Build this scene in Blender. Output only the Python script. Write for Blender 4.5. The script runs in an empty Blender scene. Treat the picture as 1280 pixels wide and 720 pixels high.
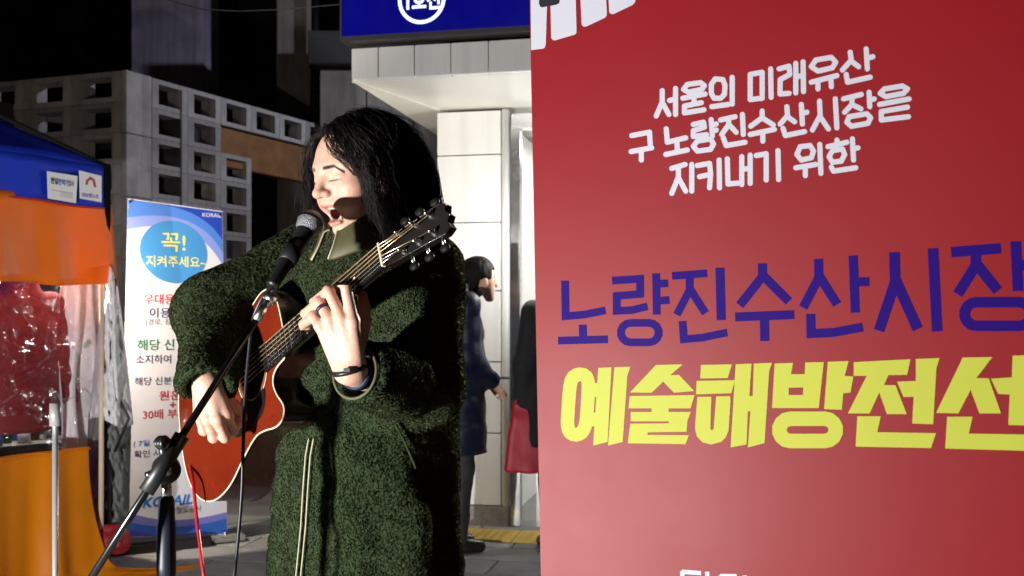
import bpy, bmesh, math, random
import numpy as np
from mathutils import Vector, Matrix
from mathutils.geometry import tessellate_polygon
random.seed(7); RNG = np.random.default_rng(7)
SC = bpy.context.scene; COL = SC.collection
# ------------------------------------------------------------------ camera, world, light
CAMZ = 1.3; FPX = 1280.0; HY = 400.0          # eye height, focal length in photo pixels, horizon row
cam = bpy.data.cameras.new('camera'); cam.lens = 36; cam.sensor_width = 36
cam.shift_y = (HY - 360) / 1280; cam.clip_start = .05; cam.clip_end = 1000
cam.dof.use_dof = True; cam.dof.focus_distance = 2.0; cam.dof.aperture_fstop = 9.0
camo = bpy.data.objects.new('camera', cam); COL.objects.link(camo)
camo.location = (0, 0, CAMZ); camo.rotation_euler = (math.radians(90), 0, 0); SC.camera = camo
W = bpy.data.worlds.new('World'); SC.world = W; W.use_nodes = True
sky = W.node_tree.nodes.new('ShaderNodeTexSky'); sky.sky_type = 'NISHITA'; sky.sun_disc = False
sky.sun_elevation = math.radians(2); sky.sun_rotation = math.radians(140)
bgn = W.node_tree.nodes['Background']; bgn.inputs[1].default_value = .004
W.node_tree.links.new(sky.outputs[0], bgn.inputs[0])
sun = bpy.data.lights.new('moon', 'SUN'); sun.energy = .01; sun.angle = .01; sun.color = (.8, .85, 1)
suno = bpy.data.objects.new('moon', sun); COL.objects.link(suno); suno.rotation_euler = (math.radians(50), 0, math.radians(140))
SC.view_settings.view_transform = 'Standard'; SC.view_settings.look = 'None'
SC.view_settings.exposure = 0; SC.view_settings.gamma = 1
KEY = Vector((-2.0, .35, .62))              # LED floodlight on a stand, left of the camera
def lamp(name, kind, loc, power, color, target=None, size=.05, cone=None, blend=.3):
    l = bpy.data.lights.new(name, kind); l.energy = power; l.color = color
    if kind in ('POINT', 'SPOT'): l.shadow_soft_size = size
    if kind == 'AREA': l.shape = 'RECTANGLE'; l.size, l.size_y = size
    if cone: l.spot_size = math.radians(cone); l.spot_blend = blend
    o = bpy.data.objects.new(name, l); COL.objects.link(o); o.location = loc
    if target is not None: o.rotation_euler = (Vector(target) - Vector(loc)).to_track_quat('-Z', 'Y').to_euler()
    return o
lamp('floodlight_beam', 'SPOT', KEY, 590, (1, .97, .93), (-.55, 2.2, 1.2), .05, 106, .22)
# ------------------------------------------------------------------ helpers
def unp(px, py, Y): return Vector(((px - 640) / FPX * Y, Y, CAMZ + (HY - py) / FPX * Y))
def lin(*c):
    return tuple(((v / 255) / 12.92 if v / 255 < .04045 else ((v / 255 + .055) / 1.055) ** 2.4) for v in c)
ORG = {}
def reg(o, parent, L=None):
    COL.objects.link(o)
    if parent is not None:
        o.parent = parent; ORG[o] = ORG[parent]
    else:
        ORG[o] = Vector(L) if L is not None else Vector((0, 0, 0)); o.location = ORG[o]
    return o
def tag(o, label=None, cat=None, group=None, kind=None):
    if label: o['label'] = label
    if cat: o['category'] = cat
    if group: o['group'] = group
    if kind: o['kind'] = kind
    return o
def thing(name, loc, label, cat, group=None):
    o = bpy.data.objects.new(name, None); reg(o, None, loc); o.empty_display_size = .1
    return tag(o, label, cat, group)
def mobj(name, V, F, mat, parent=None, smooth=False, L=None):
    me = bpy.data.meshes.new(name)
    o = bpy.data.objects.new(name, me); reg(o, parent, L)
    off = np.array(ORG[o]); V = np.asarray(V, dtype=np.float32).reshape(-1, 3) - off.astype(np.float32)
    me.from_pydata(V.tolist(), [], [list(map(int, f)) for f in F]); me.update()
    if mat is not None: me.materials.append(mat)
    if smooth: me.polygons.foreach_set('use_smooth', [True] * len(me.polygons))
    return o
class MB:
    def __init__(s): s.V = []; s.F = []
    def add(s, V, F):
        n = len(s.V); s.V += [tuple(v) for v in V]; s.F += [[i + n for i in f] for f in F]; return s
    def box(s, c, size, X=(1, 0, 0), Z=(0, 0, 1), bev=0.0):
        X = Vector(X).normalized(); Z = Vector(Z).normalized(); Y = Z.cross(X).normalized(); Z = X.cross(Y)
        c = Vector(c); h = [v / 2 for v in size]
        if bev <= 0:
            P = [c + X * h[0] * a + Y * h[1] * b + Z * h[2] * d for a in (-1, 1) for b in (-1, 1) for d in (-1, 1)]
            return s.add(P, [(0, 1, 3, 2), (4, 6, 7, 5), (0, 4, 5, 1), (2, 3, 7, 6), (0, 2, 6, 4), (1, 5, 7, 3)])
        bm = bmesh.new(); bmesh.ops.create_cube(bm, size=1)
        for v in bm.verts: v.co = Vector((v.co.x * size[0], v.co.y * size[1], v.co.z * size[2]))
        bmesh.ops.bevel(bm, geom=bm.edges[:], offset=bev, segments=2, affect='EDGES')
        bm.verts.index_update()
        s.add([c + X * v.co.x + Y * v.co.y + Z * v.co.z for v in bm.verts], [[v.index for v in f.verts] for f in bm.faces]); bm.free(); return s
    def tube(s, pts, r, n=10, cap=True, closed=False):
        pts = [Vector(p) for p in pts]; m = len(pts)
        rr = r if hasattr(r, '__len__') else [r] * m
        T = []
        for i in range(m):
            a = pts[i - 1] if (i > 0 or closed) else pts[i]; b = pts[(i + 1) % m] if (i < m - 1 or closed) else pts[i]
            T.append((b - a).normalized())
        u = T[0].orthogonal().normalized(); V = []; F = []
        for i in range(m):
            u = (u - T[i] * u.dot(T[i])).normalized(); w = T[i].cross(u)
            for k in range(n):
                an = 2 * math.pi * k / n; V.append(pts[i] + (u * math.cos(an) + w * math.sin(an)) * rr[i])
        for i in range(m if closed else m - 1):
            j = (i + 1) % m
            for k in range(n):
                F.append((i * n + k, i * n + (k + 1) % n, j * n + (k + 1) % n, j * n + k))
        if cap and not closed:
            F.append(tuple(range(n - 1, -1, -1))); F.append(tuple((m - 1) * n + k for k in range(n)))
        return s.add(V, F)
    def lathe(s, prof, c, Z=(0, 0, 1), n=20):
        Z = Vector(Z).normalized(); u = Z.orthogonal().normalized(); w = Z.cross(u); c = Vector(c); V = []; F = []
        for r, z in prof:
            for k in range(n):
                an = 2 * math.pi * k / n; V.append(c + Z * z + (u * math.cos(an) + w * math.sin(an)) * r)
        for i in range(len(prof) - 1):
            for k in range(n): F.append((i * n + k, i * n + (k + 1) % n, (i + 1) * n + (k + 1) % n, (i + 1) * n + k))
        return s.add(V, F)
    def poly(s, P, thick=None):
        P = [Vector(p) for p in P]; n = len(P)
        tris = tessellate_polygon([P])
        if thick is None: return s.add(P, [t for t in tris])
        t = Vector(thick); V = P + [p + t for p in P]
        F = [tuple(q) for q in tris] + [tuple(i + n for i in reversed(q)) for q in tris]
        F += [(i, (i + 1) % n, n + (i + 1) % n, n + i) for i in range(n)]
        return s.add(V, F)
    def build(s, name, mat, parent=None, smooth=False, L=None): return mobj(name, s.V, s.F, mat, parent, smooth, L)
def autosmooth(o, ang=40):
    me = o.data; me.polygons.foreach_set('use_smooth', [True] * len(me.polygons))
    bm = bmesh.new(); bm.from_mesh(me)
    bmesh.ops.recalc_face_normals(bm, faces=bm.faces[:])
    for e in bm.edges:
        if len(e.link_faces) == 2 and e.calc_face_angle(0) > math.radians(ang): e.smooth = False
    bm.to_mesh(me); bm.free(); return o
# ------------------------------------------------------------------ materials
def pm(name, col, rough=.6, metal=0, spec=.5, var=.12, vscale=6, bump=0, bscale=60, emit=None, estr=0, coat=0, sss=0, trans=0, attr=None, sheen=0, dist=.01, rnd=0, streak=0):
    m = bpy.data.materials.new(name); m.use_nodes = True; nt = m.node_tree; b = nt.nodes['Principled BSDF']
    b.inputs['Roughness'].default_value = rough; b.inputs['Metallic'].default_value = metal
    b.inputs['Specular IOR Level'].default_value = spec; b.inputs['Coat Weight'].default_value = coat
    b.inputs['Subsurface Weight'].default_value = sss; b.inputs['Subsurface Radius'].default_value = (.01, .004, .002); b.inputs['Subsurface Scale'].default_value = 1
    b.inputs['Transmission Weight'].default_value = trans; b.inputs['Sheen Weight'].default_value = sheen; b.inputs['Sheen Roughness'].default_value = .45; b.inputs['Sheen Tint'].default_value = (.5, .47, .28, 1)
    b.inputs['Base Color'].default_value = (*col, 1)
    tc = nt.nodes.new('ShaderNodeTexCoord'); src = None
    if attr:
        a = nt.nodes.new('ShaderNodeVertexColor'); a.layer_name = attr; src = a.outputs[0]
    if var > 0:
        n = nt.nodes.new('ShaderNodeTexNoise'); n.inputs['Scale'].default_value = vscale; n.inputs['Detail'].default_value = 6; n.inputs['Roughness'].default_value = .65
        nt.links.new(tc.outputs['Object'], n.inputs['Vector'])
        mr = nt.nodes.new('ShaderNodeMapRange'); mr.inputs[1].default_value = .25; mr.inputs[2].default_value = .75
        mr.inputs[3].default_value = 1 - var; mr.inputs[4].default_value = 1 + var; nt.links.new(n.outputs[0], mr.inputs[0])
        mx = nt.nodes.new('ShaderNodeMix'); mx.data_type = 'RGBA'; mx.blend_type = 'MULTIPLY'; mx.inputs[0].default_value = 1
        if src: nt.links.new(src, mx.inputs[6])
        else: mx.inputs[6].default_value = (*col, 1)
        nt.links.new(mr.outputs[0], mx.inputs[7]); src = mx.outputs[2]
        r2 = nt.nodes.new('ShaderNodeMapRange'); r2.inputs[3].default_value = max(0, rough - .1); r2.inputs[4].default_value = min(1, rough + .1)
        nt.links.new(n.outputs[0], r2.inputs[0]); nt.links.new(r2.outputs[0], b.inputs['Roughness'])
    if streak and src:
        mp = nt.nodes.new('ShaderNodeMapping'); mp.inputs['Scale'].default_value = (7, 7, .5); nt.links.new(tc.outputs['Object'], mp.inputs[0])
        n3 = nt.nodes.new('ShaderNodeTexNoise'); n3.inputs['Scale'].default_value = 1.5; n3.inputs['Detail'].default_value = 6; nt.links.new(mp.outputs[0], n3.inputs['Vector'])
        r3 = nt.nodes.new('ShaderNodeMapRange'); r3.inputs[1].default_value = .45; r3.inputs[2].default_value = .72; r3.inputs[3].default_value = 1; r3.inputs[4].default_value = 1 - streak; nt.links.new(n3.outputs[0], r3.inputs[0])
        m6 = nt.nodes.new('ShaderNodeMix'); m6.data_type = 'RGBA'; m6.blend_type = 'MULTIPLY'; m6.inputs[0].default_value = 1; nt.links.new(src, m6.inputs[6]); nt.links.new(r3.outputs[0], m6.inputs[7]); src = m6.outputs[2]
    if rnd and src:
        oi = nt.nodes.new('ShaderNodeObjectInfo'); rr_ = nt.nodes.new('ShaderNodeMapRange'); rr_.inputs[3].default_value = 1 - rnd; rr_.inputs[4].default_value = 1 + rnd; nt.links.new(oi.outputs['Random'], rr_.inputs[0])
        m5 = nt.nodes.new('ShaderNodeMix'); m5.data_type = 'RGBA'; m5.blend_type = 'MULTIPLY'; m5.inputs[0].default_value = 1; nt.links.new(src, m5.inputs[6]); nt.links.new(rr_.outputs[0], m5.inputs[7]); src = m5.outputs[2]
    if src: nt.links.new(src, b.inputs['Base Color'])
    if attr:
        sp_ = nt.nodes.new('ShaderNodeMapRange'); sp_.inputs[1].default_value = .02; sp_.inputs[2].default_value = .25; sp_.inputs[3].default_value = .05; sp_.inputs[4].default_value = spec
        nt.links.new(a.outputs[0], sp_.inputs[0]); nt.links.new(sp_.outputs[0], b.inputs['Specular IOR Level'])
    if bump > 0:
        n2 = nt.nodes.new('ShaderNodeTexNoise'); n2.inputs['Scale'].default_value = bscale; n2.inputs['Detail'].default_value = 5
        nt.links.new(tc.outputs['Object'], n2.inputs['Vector'])
        bp = nt.nodes.new('ShaderNodeBump'); bp.inputs['Strength'].default_value = bump; bp.inputs['Distance'].default_value = dist
        nt.links.new(n2.outputs[0], bp.inputs['Height']); nt.links.new(bp.outputs[0], b.inputs['Normal'])
    if emit: b.inputs['Emission Color'].default_value = (*emit, 1); b.inputs['Emission Strength'].default_value = estr
    return m
M = {}
M['ground'] = pm('pavement_concrete', (.2, .2, .195), .8, var=.3, vscale=3, bump=.3, bscale=40)
M['slab'] = pm('paving_slab', (.27, .27, .26), .72, var=.25, vscale=5, bump=.3, bscale=90, rnd=.12)
M['panel'] = pm('white_wall_panel', (.78, .79, .78), .35, var=.06, vscale=2, rnd=.02, streak=.12)
M['soffit'] = pm('cream_soffit', (.78, .77, .70), .4, var=.06, vscale=2)
M['plinth'] = pm('granite', (.25, .24, .22), .5, var=.35, vscale=30)
M['chrome'] = pm('steel', (.6, .6, .6), .25, 1, var=.08)
M['chrome2'] = pm('polished_chrome', (.82, .82, .82), .27, 1, var=.05)
M['satin'] = pm('satin_chrome', (.62, .62, .62), .22, .55, var=.05)
M['black'] = pm('black_plastic', (.012, .012, .013), .4, var=.1)
M['blackm'] = pm('black_metal', (.015, .015, .016), .3, .3, var=.1)
M['dark'] = pm('dark_grey', (.03, .03, .032), .7, var=.3)
M['conc'] = pm('concrete', (.34, .34, .35), .85, var=.35, vscale=3, bump=.4, bscale=50, rnd=.16, streak=.35)
M['concd'] = pm('dark_concrete', (.2, .195, .185), .85, var=.4, vscale=1.6, bump=.3, bscale=30, streak=.4)
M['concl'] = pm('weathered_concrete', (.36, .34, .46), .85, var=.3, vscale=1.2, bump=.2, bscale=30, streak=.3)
M['rust'] = pm('rusty_board', (.22, .10, .035), .7, var=.35, vscale=5)
M['white'] = pm('white_print', (.72, .74, .80), .5, var=.03)
M['paper'] = pm('paper', (.8, .8, .82), .7, var=.04)
def flat(n, rgb, rough=.5): 
    if n not in M: M[n] = pm(n, lin(*rgb), rough, var=.03)
    return M[n]
# ------------------------------------------------------------------ text and print
def text_geo(body, bold=0.0):
    cu = bpy.data.curves.new('t', 'FONT'); cu.body = body; cu.align_x = 'CENTER'; cu.align_y = 'CENTER'; cu.size = 1; cu.offset = bold; cu.resolution_u = 3
    o = bpy.data.objects.new('t', cu); COL.objects.link(o)
    dg = bpy.context.evaluated_depsgraph_get(); me = o.evaluated_get(dg).to_mesh()
    V = np.array([v.co[:] for v in me.vertices]).reshape(-1, 3); F = [list(p.vertices) for p in me.polygons]
    o.evaluated_get(dg).to_mesh_clear(); bpy.data.objects.remove(o); bpy.data.curves.remove(cu)
    if len(V):
        lo = V.min(0); hi = V.max(0); V = (V - (lo + hi) / 2) / (hi[1] - lo[1])
    return V, F
class Plane:
    def __init__(s, p0, ex, ez):
        s.p = Vector(p0); s.ex = Vector(ex).normalized(); s.n = s.ex.cross(Vector(ez)).normalized(); s.ez = s.n.cross(s.ex)
        if s.n.dot(Vector((0, 0, CAMZ)) - s.p) < 0: s.n = -s.n
        s.k = 0
    def hit(s, px, py, lift=0.0):
        d = Vector(((px - 640) / FPX, 1, (HY - py) / FPX)); c = Vector((0, 0, CAMZ))
        return c + d * ((s.p + s.n * lift - c).dot(s.n) / d.dot(s.n))
    def lift(s, base=.0004): s.k = (s.k + 1) % 24; return base + s.k * .000005
    def text(s, name, body, px, py, hpx, mat, parent, bold=0, wpx=None, base=.0016, skew=0):
        V, F = text_geo(body, bold); c = s.hit(px, py, base); k = hpx * c.y / FPX; kx = k
        if wpx:
            e = s.hit(px + wpx / 2, py, base) - s.hit(px - wpx / 2, py, base); kx = e.length / max(1e-6, V[:, 0].max() - V[:, 0].min())
        P = [c + s.ex * ((x + skew * y) * kx) + s.ez * (y * k) for x, y, z in V]
        return mobj(name, P, F, mat, parent)
def pieces_mesh(pl, name, polys, mat, parent, base=.0004):
    mb = MB()
    for P in polys:
        l = pl.lift(base); mb.poly([pl.hit(x, y, l) for x, y in P])
    return mb.build(name, mat, parent)
def capsule(a, b, w, n=8):
    a = np.array(a, float); b = np.array(b, float); d = b - a; L = np.hypot(*d); th = math.atan2(d[1], d[0]); out = []
    for k in range(n + 1):
        an = th - math.pi / 2 + math.pi * k / n; out.append((b[0] + w * math.cos(an), b[1] + w * math.sin(an)))
    for k in range(n + 1):
        an = th + math.pi / 2 + math.pi * k / n; out.append((a[0] + w * math.cos(an), a[1] + w * math.sin(an)))
    return out
def ribbon(pts, w, closed=False):
    P = [np.array(p, float) for p in pts]; n = len(P); A = []; B = []
    for i in range(n):
        d1 = P[i] - P[i - 1] if (i > 0 or closed) else P[i + 1] - P[i]
        d2 = P[(i + 1) % n] - P[i] if (i < n - 1 or closed) else d1
        d1 = d1 / np.hypot(*d1); d2 = d2 / np.hypot(*d2); t = d1 + d2; t /= np.hypot(*t); nn = np.array([-t[1], t[0]])
        k = w / max(.35, abs(np.dot(nn, [-d1[1], d1[0]])))
        A.append(P[i] + nn * k); B.append(P[i] - nn * k)
    return A, B
def ribbon_quads(pts, w, closed=False):
    A, B = ribbon(pts, w, closed); n = len(A)
    return [[A[i], A[(i + 1) % n], B[(i + 1) % n], B[i]] for i in range(n if closed else n - 1)]
def stadium(x0, x1, y0, y1, n=7):
    r = (y1 - y0) / 2; cy = (y0 + y1) / 2; out = []
    for k in range(n + 1):
        a = -math.pi / 2 + math.pi * k / n; out.append((x1 - r + r * math.cos(a), cy + r * math.sin(a)))
    for k in range(n + 1):
        a = math.pi / 2 + math.pi * k / n; out.append((x0 + r + r * math.cos(a), cy + r * math.sin(a)))
    return out
# ------------------------------------------------------------------ SDF meshing
def surface_nets(f, lo, hi, h):
    lo = np.array(lo, np.float32); hi = np.array(hi, np.float32); n = np.ceil((hi - lo) / h).astype(int) + 1
    ax = [lo[i] + h * np.arange(n[i], dtype=np.float32) for i in range(3)]
    G = np.stack(np.meshgrid(*ax, indexing='ij'), -1).reshape(-1, 3)
    v = f(G).astype(np.float32).reshape(n); del G
    s = v < 0; nc = n - 1
    cs = [s[i:nc[0] + i, j:nc[1] + j, k:nc[2] + k] for i in (0, 1) for j in (0, 1) for k in (0, 1)]
    cnt = sum(c.astype(np.int8) for c in cs); act = (cnt > 0) & (cnt < 8); idx = np.argwhere(act)
    vid = -np.ones(nc, np.int64); vid[act] = np.arange(len(idx))
    acc = np.zeros((len(idx), 3), np.float32); w = np.zeros(len(idx), np.float32)
    I, J, K = idx.T
    cor = [(i, j, k) for i in (0, 1) for j in (0, 1) for k in (0, 1)]
    for a in cor:
        for d in range(3):
            if a[d]: continue
            b = list(a); b[d] = 1
            va = v[I + a[0], J + a[1], K + a[2]]; vb = v[I + b[0], J + b[1], K + b[2]]; m = (va < 0) != (vb < 0)
            t = np.where(m, va / np.where(m, va - vb, 1), 0)
            p = np.tile(np.array(a, np.float32), (len(idx), 1)); p[:, d] = t
            acc += p * m[:, None]; w += m
    V = lo + (idx + acc / w[:, None]) * h; F = []
    for d in range(3):
        e, g = (d + 1) % 3, (d + 2) % 3
        sl0 = [slice(None)] * 3; sl1 = [slice(None)] * 3; sl0[d] = slice(0, -1); sl1[d] = slice(1, None)
        A = s[tuple(sl0)]; B = s[tuple(sl1)]; ed = np.argwhere(A != B)
        ok = (ed[:, e] > 0) & (ed[:, g] > 0) & (ed[:, e] < nc[e]) & (ed[:, g] < nc[g]); ed = ed[ok]
        ins = A[tuple(ed.T)]
        q = []
        for de, dg in ((0, 0), (1, 0), (1, 1), (0, 1)):
            c = ed.copy(); c[:, e] -= de; c[:, g] -= dg; q.append(vid[tuple(c.T)])
        q = np.stack(q, 1); q = np.where(ins[:, None], q, q[:, ::-1]); F.append(q)
    F = np.concatenate(F); F = F[(F >= 0).all(1)]
    return V, F
def smin(a, b, k):
    h = np.clip(.5 + .5 * (b - a) / k, 0, 1); return b * (1 - h) + a * h - k * h * (1 - h)
def smax(a, b, k): return -smin(-a, -b, k)
def cone(P, a, b, ra, rb):
    a = np.array(a, np.float32); b = np.array(b, np.float32); d = b - a; t = np.clip(((P - a) @ d) / max(1e-9, d @ d), 0, 1)
    return np.linalg.norm(P - a - t[:, None] * d, axis=1) - (ra + (rb - ra) * t)
def ell(P, c, r):
    c = np.array(c, np.float32); r = np.array(r, np.float32); q = P - c
    k0 = np.linalg.norm(q / r, axis=1); k1 = np.linalg.norm(q / (r * r), axis=1); return k0 * (k0 - 1) / np.maximum(k1, 1e-6)
def vnoise(P, f, seed=0):
    Q = P * f + seed * 17.31; i = np.floor(Q).astype(np.int64); u = (Q - i).astype(np.float32); u = u * u * (3 - 2 * u)
    def hsh(x, y, z):
        n = (x * 73856093) ^ (y * 19349663) ^ (z * 83492791) ^ (seed * 2654435); n = (n ^ (n >> 13)) * 1274126177; n &= 0x7fffffff
        return ((n ^ (n >> 16)) & 0xffff).astype(np.float32) / 65535
    r = 0
    for a in (0, 1):
        for b in (0, 1):
            for c in (0, 1):
                w = (u[:, 0] if a else 1 - u[:, 0]) * (u[:, 1] if b else 1 - u[:, 1]) * (u[:, 2] if c else 1 - u[:, 2])
                r = r + w * hsh(i[:, 0] + a, i[:, 1] + b, i[:, 2] + c)
    return r * 2 - 1
def grid_sheet(fn, nu, nv, name, mat, parent=None, thick=0, L=None):
    V = [fn(i / nu, j / nv) for i in range(nu + 1) for j in range(nv + 1)]
    F = [(i * (nv + 1) + j, (i + 1) * (nv + 1) + j, (i + 1) * (nv + 1) + j + 1, i * (nv + 1) + j + 1) for i in range(nu) for j in range(nv)]
    o = mobj(name, V, F, mat, parent, True, L)
    if thick:
        md = o.modifiers.new('solid', 'SOLIDIFY'); md.thickness = thick
    return o
# ================================================================== SETTING
g = mobj('ground', [(-200, -200, 0), (200, -200, 0), (200, 200, 0), (-200, 200, 0)], [(0, 1, 2, 3)], M['ground']); tag(g, 'grey street paving in front of the station', 'ground', kind='structure')
sm = MB().box((0, 0, 0), (.592, .292, .02), bev=.004)
slab_me = bpy.data.meshes.new('paving_slab'); slab_me.from_pydata([tuple(v) for v in sm.V], [], sm.F); slab_me.materials.append(M['slab'])
SA = math.radians(-12); SEX = Vector((math.cos(SA), math.sin(SA), 0)); SEY = Vector((-math.sin(SA), math.cos(SA), 0)); SO = Vector((-.467, 6.5, 0))
for r in range(9):
    for c in range(-5, 4):
        p = SO + SEX * (c * .6 + (r % 2) * .3) + SEY * (-.17 - r * .3)
        o = bpy.data.objects.new('paving_slab', slab_me); reg(o, g); o.location = (p.x, p.y, .004 + random.uniform(-.0015, .0015)); o.rotation_euler.z = SA
def st(x, y, z): return SO + SEX * x + SEY * y + Vector((0, 0, z))
# tactile paving (yellow)
M['tact'] = pm('yellow_tactile', (.62, .42, .08), .65, var=.2, vscale=12)
for i in range(4):
    t = thing('tactile_tile', st(.12 + i * .305, -.33, 0), 'yellow tactile paving tile with raised studs by the station door', 'tactile paving', 'yellow tactile tiles at the station door')
    mb = MB().box(st(.12 + i * .305, -.33, .0205), (.3, .3, .011), X=SEX, bev=.002)
    mb.build('base', M['tact'], t)
    mb = MB()
    for a in range(6):
        for b in range(6):
            mb.lathe([(.016, 0), (.014, .004), (.001, .0055)], st(.12 + i * .305 + (a - 2.5) * .048, -.33 + (b - 2.5) * .048, .0258), n=8)
    mb.build('stud', M['tact'], t, True)
# ------------------------------------------------------------------ station building
B = thing('station_building', SO, 'white panelled station entrance with canopy and lit doorway', 'building')
bk = MB().box(st(.215, .19, 1.31), (.41, .3, 2.6), X=SEX); bk.build('pillar_core', M['dark'], B)
zs = [.139, .592, 1.037, 1.482, 1.912, 2.336, 2.612]
for i in range(6):
    mb = MB().box(st(.205, .0, (zs[i] + zs[i + 1]) / 2), (.408, .06, zs[i + 1] - zs[i] - .007), X=SEX, bev=.003); mb.build('wall_panel', M['panel'], B)
    mb = MB().box(st(.0, .2, (zs[i] + zs[i + 1]) / 2), (.012, .338, zs[i + 1] - zs[i] - .007), X=SEX, bev=.002); mb.build('wall_panel', M['panel'], B)
MB().box(st(.225, .16, .068), (.47, .4, .136), X=SEX, bev=.004).build('plinth', M['plinth'], B)
MB().tube([st(.437, .0, .137), st(.437, .0, 2.615)], .026, 14).build('corner_trim', M['panel'], B, True)
for x, w in ((.5, .058), (.655, .04), (1.6, .058)):
    MB().box(st(x, .03, 1.26), (w, .09, 2.5), X=SEX, bev=.006).build('door_frame', M['chrome'], B)
MB().box(st(1.05, .03, 2.54), (1.15, .1, .09), X=SEX, bev=.006).build('door_frame', M['chrome'], B)
M['glass'] = pm('clear_glass', (.95, .97, .97), .02, trans=1, var=0)
MB().box(st(.58, .03, 1.25), (.1, .008, 2.4), X=SEX).build('door_pane', M['glass'], B)
MB().box(st(1.125, .03, 1.25), (.88, .008, 2.4), X=SEX).build('door_pane', M['glass'], B)
M['inner'] = pm('interior_wall', (.82, .82, .80), .5, var=.04)
MB().box(st(1.2, 2.2, 1.3), (3.2, .06, 2.6), X=SEX).build('interior_wall', M['inner'], B)
MB().box(st(.36, 1.26, 1.3), (.05, 1.78, 2.6), X=SEX).build('interior_wall', M['inner'], B)
MB().box(st(2.9, 1.26, 1.3), (.05, 1.78, 2.6), X=SEX).build('interior_wall', M['inner'], B)
M['tube'] = pm('lit_diffuser', (.9, .9, .9), .5, var=0, emit=(1, .98, .94), estr=3)
MB().box(st(2.25, .1, 1.3), (1.2, .2, 2.6), X=SEX).build('interior_wall', M['panel'], B)
MB().box(st(1.4, .75, 2.67), (3.3, 3.2, .08), X=SEX).build('ceiling', M['soffit'], B)
for i in range(3):
    MB().box(st(.9 + i * .7, 1.0, 2.6), (.12, 1.2, .03), X=SEX).build('ceiling_light', M['tube'], B)
lamp('interior_light', 'AREA', st(1.4, 1.0, 2.55), 34, (1, .98, .95), st(1.4, 1.0, 0), (1.5, 1.2))
# canopy
SOF = MB().poly([st(-.24, -.855, 2.632), st(2.45, -.855, 2.632), st(2.45, -.03, 2.632), st(-.01, -.03, 2.632)], (0, 0, .16)).build('canopy', M['soffit'], B)
cx = [-.24, -.083, .125, .33, .54, .85, 1.25, 1.65, 2.05, 2.45]
for i in range(len(cx) - 1):
    MB().box(st((cx[i] + cx[i + 1]) / 2, -.88, 2.715), (cx[i + 1] - cx[i] - .005, .05, .17), X=SEX, bev=.003).build('fascia_panel', M['panel'], SOF)
tr = MB()
tr.box(st(-.115, -.45, 2.628), (.025, .88, .012), X=(st(0, -.03, 0) - st(-.24, -.86, 0)).cross(Vector((0, 0, 1))))
tr.build('soffit_trim', M['soffit'], SOF)
lw = pm('lit_lamp', (.9, .9, .9), .5, var=0, emit=(1, .96, .88), estr=4)
for i in range(2):  # low-hung pendants added to spread light evenly over pillar and soffit
    p_ = st(.82 + i * .95, -.5, 2.63)
    MB().tube([p_, p_ - Vector((0, 0, .72))], .006, 8).build('added_lamp_rod', M['chrome'], B)
    MB().lathe([(.0, -.70), (.03, -.70), (.035, -.73), (.03, -.76), (0, -.76)], p_, n=16).build('added_lamp', lw, B, True)
    lamp('added_light', 'POINT', p_ - Vector((0, 0, .84)), 24, (1, .98, .95), None, .07)
MB().box(st(1.4, 1.0, 3.8), (3.3, 2.5, 2.3), X=SEX).build('upper_storey', M['dark'], B)
PF = st(2.9, -.6, 2.25); FL2 = thing('station_floodlight', PF, 'station floodlight on a bracket aimed at the plaza', 'floodlight')
pax = (Vector((-.15, 2.1, 1.15)) - PF).normalized()
MB().box(PF - pax * .1, (.3, .22, .08), X=pax.cross(Vector((0, 0, 1))), Z=pax, bev=.01).build('housing', M['blackm'], FL2)
MB().tube([PF - pax * .12, PF - pax * .12 + Vector((0, 0, .4)), st(2.45, -.45, 2.69)], .014, 8).build('bracket', M['blackm'], FL2)
lamp('station_flood_beam', 'SPOT', PF, 1500, (1, .93, .78), (-.15, 2.1, 1.25), .06, 24, .8)
# sign
SG = thing('station_sign', st(.6, -.97, 2.82), 'backlit navy blue station sign box with white ring emblem', 'sign')
M['navy'] = pm('backlit_navy', lin(0, 0, 105), .35, var=.04, emit=lin(0, 0, 112), estr=.75)
M['signedge'] = pm('sign_edge', (.05, .045, .045), .5, var=.2)
MB().box(st(1.1, -.93, 3.2), (2.75, .12, .76), X=SEX, bev=.004).build('sign_case', M['signedge'], SG)
SFC = MB().box(st(1.1, -.994, 3.2), (2.72, .01, .71), X=SEX).build('sign_face', M['navy'], SG)
spl = Plane(st(0, -1.001, 3.2), SEX, (0, 0, 1))
M['lit'] = pm('lit_white', (.9, .9, .9), .4, var=0, emit=(.75, .93, 1), estr=1.1)
rc = spl.hit(527, -1); rr = 31 * rc.y / FPX
ring = [(rc + spl.ex * math.cos(t) * rr * k + spl.ez * math.sin(t) * rr * k) for k in (1, .85) for t in np.linspace(0, 2 * math.pi, 49)[:-1]]
mobj('ring_emblem', ring, [(i, (i + 1) % 48, 48 + (i + 1) % 48, 48 + i) for i in range(48)], M['lit'], SFC)
spl.text('lettering', '1호선', 529, -1, 27, M['lit'], SFC, .035, 42)
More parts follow.
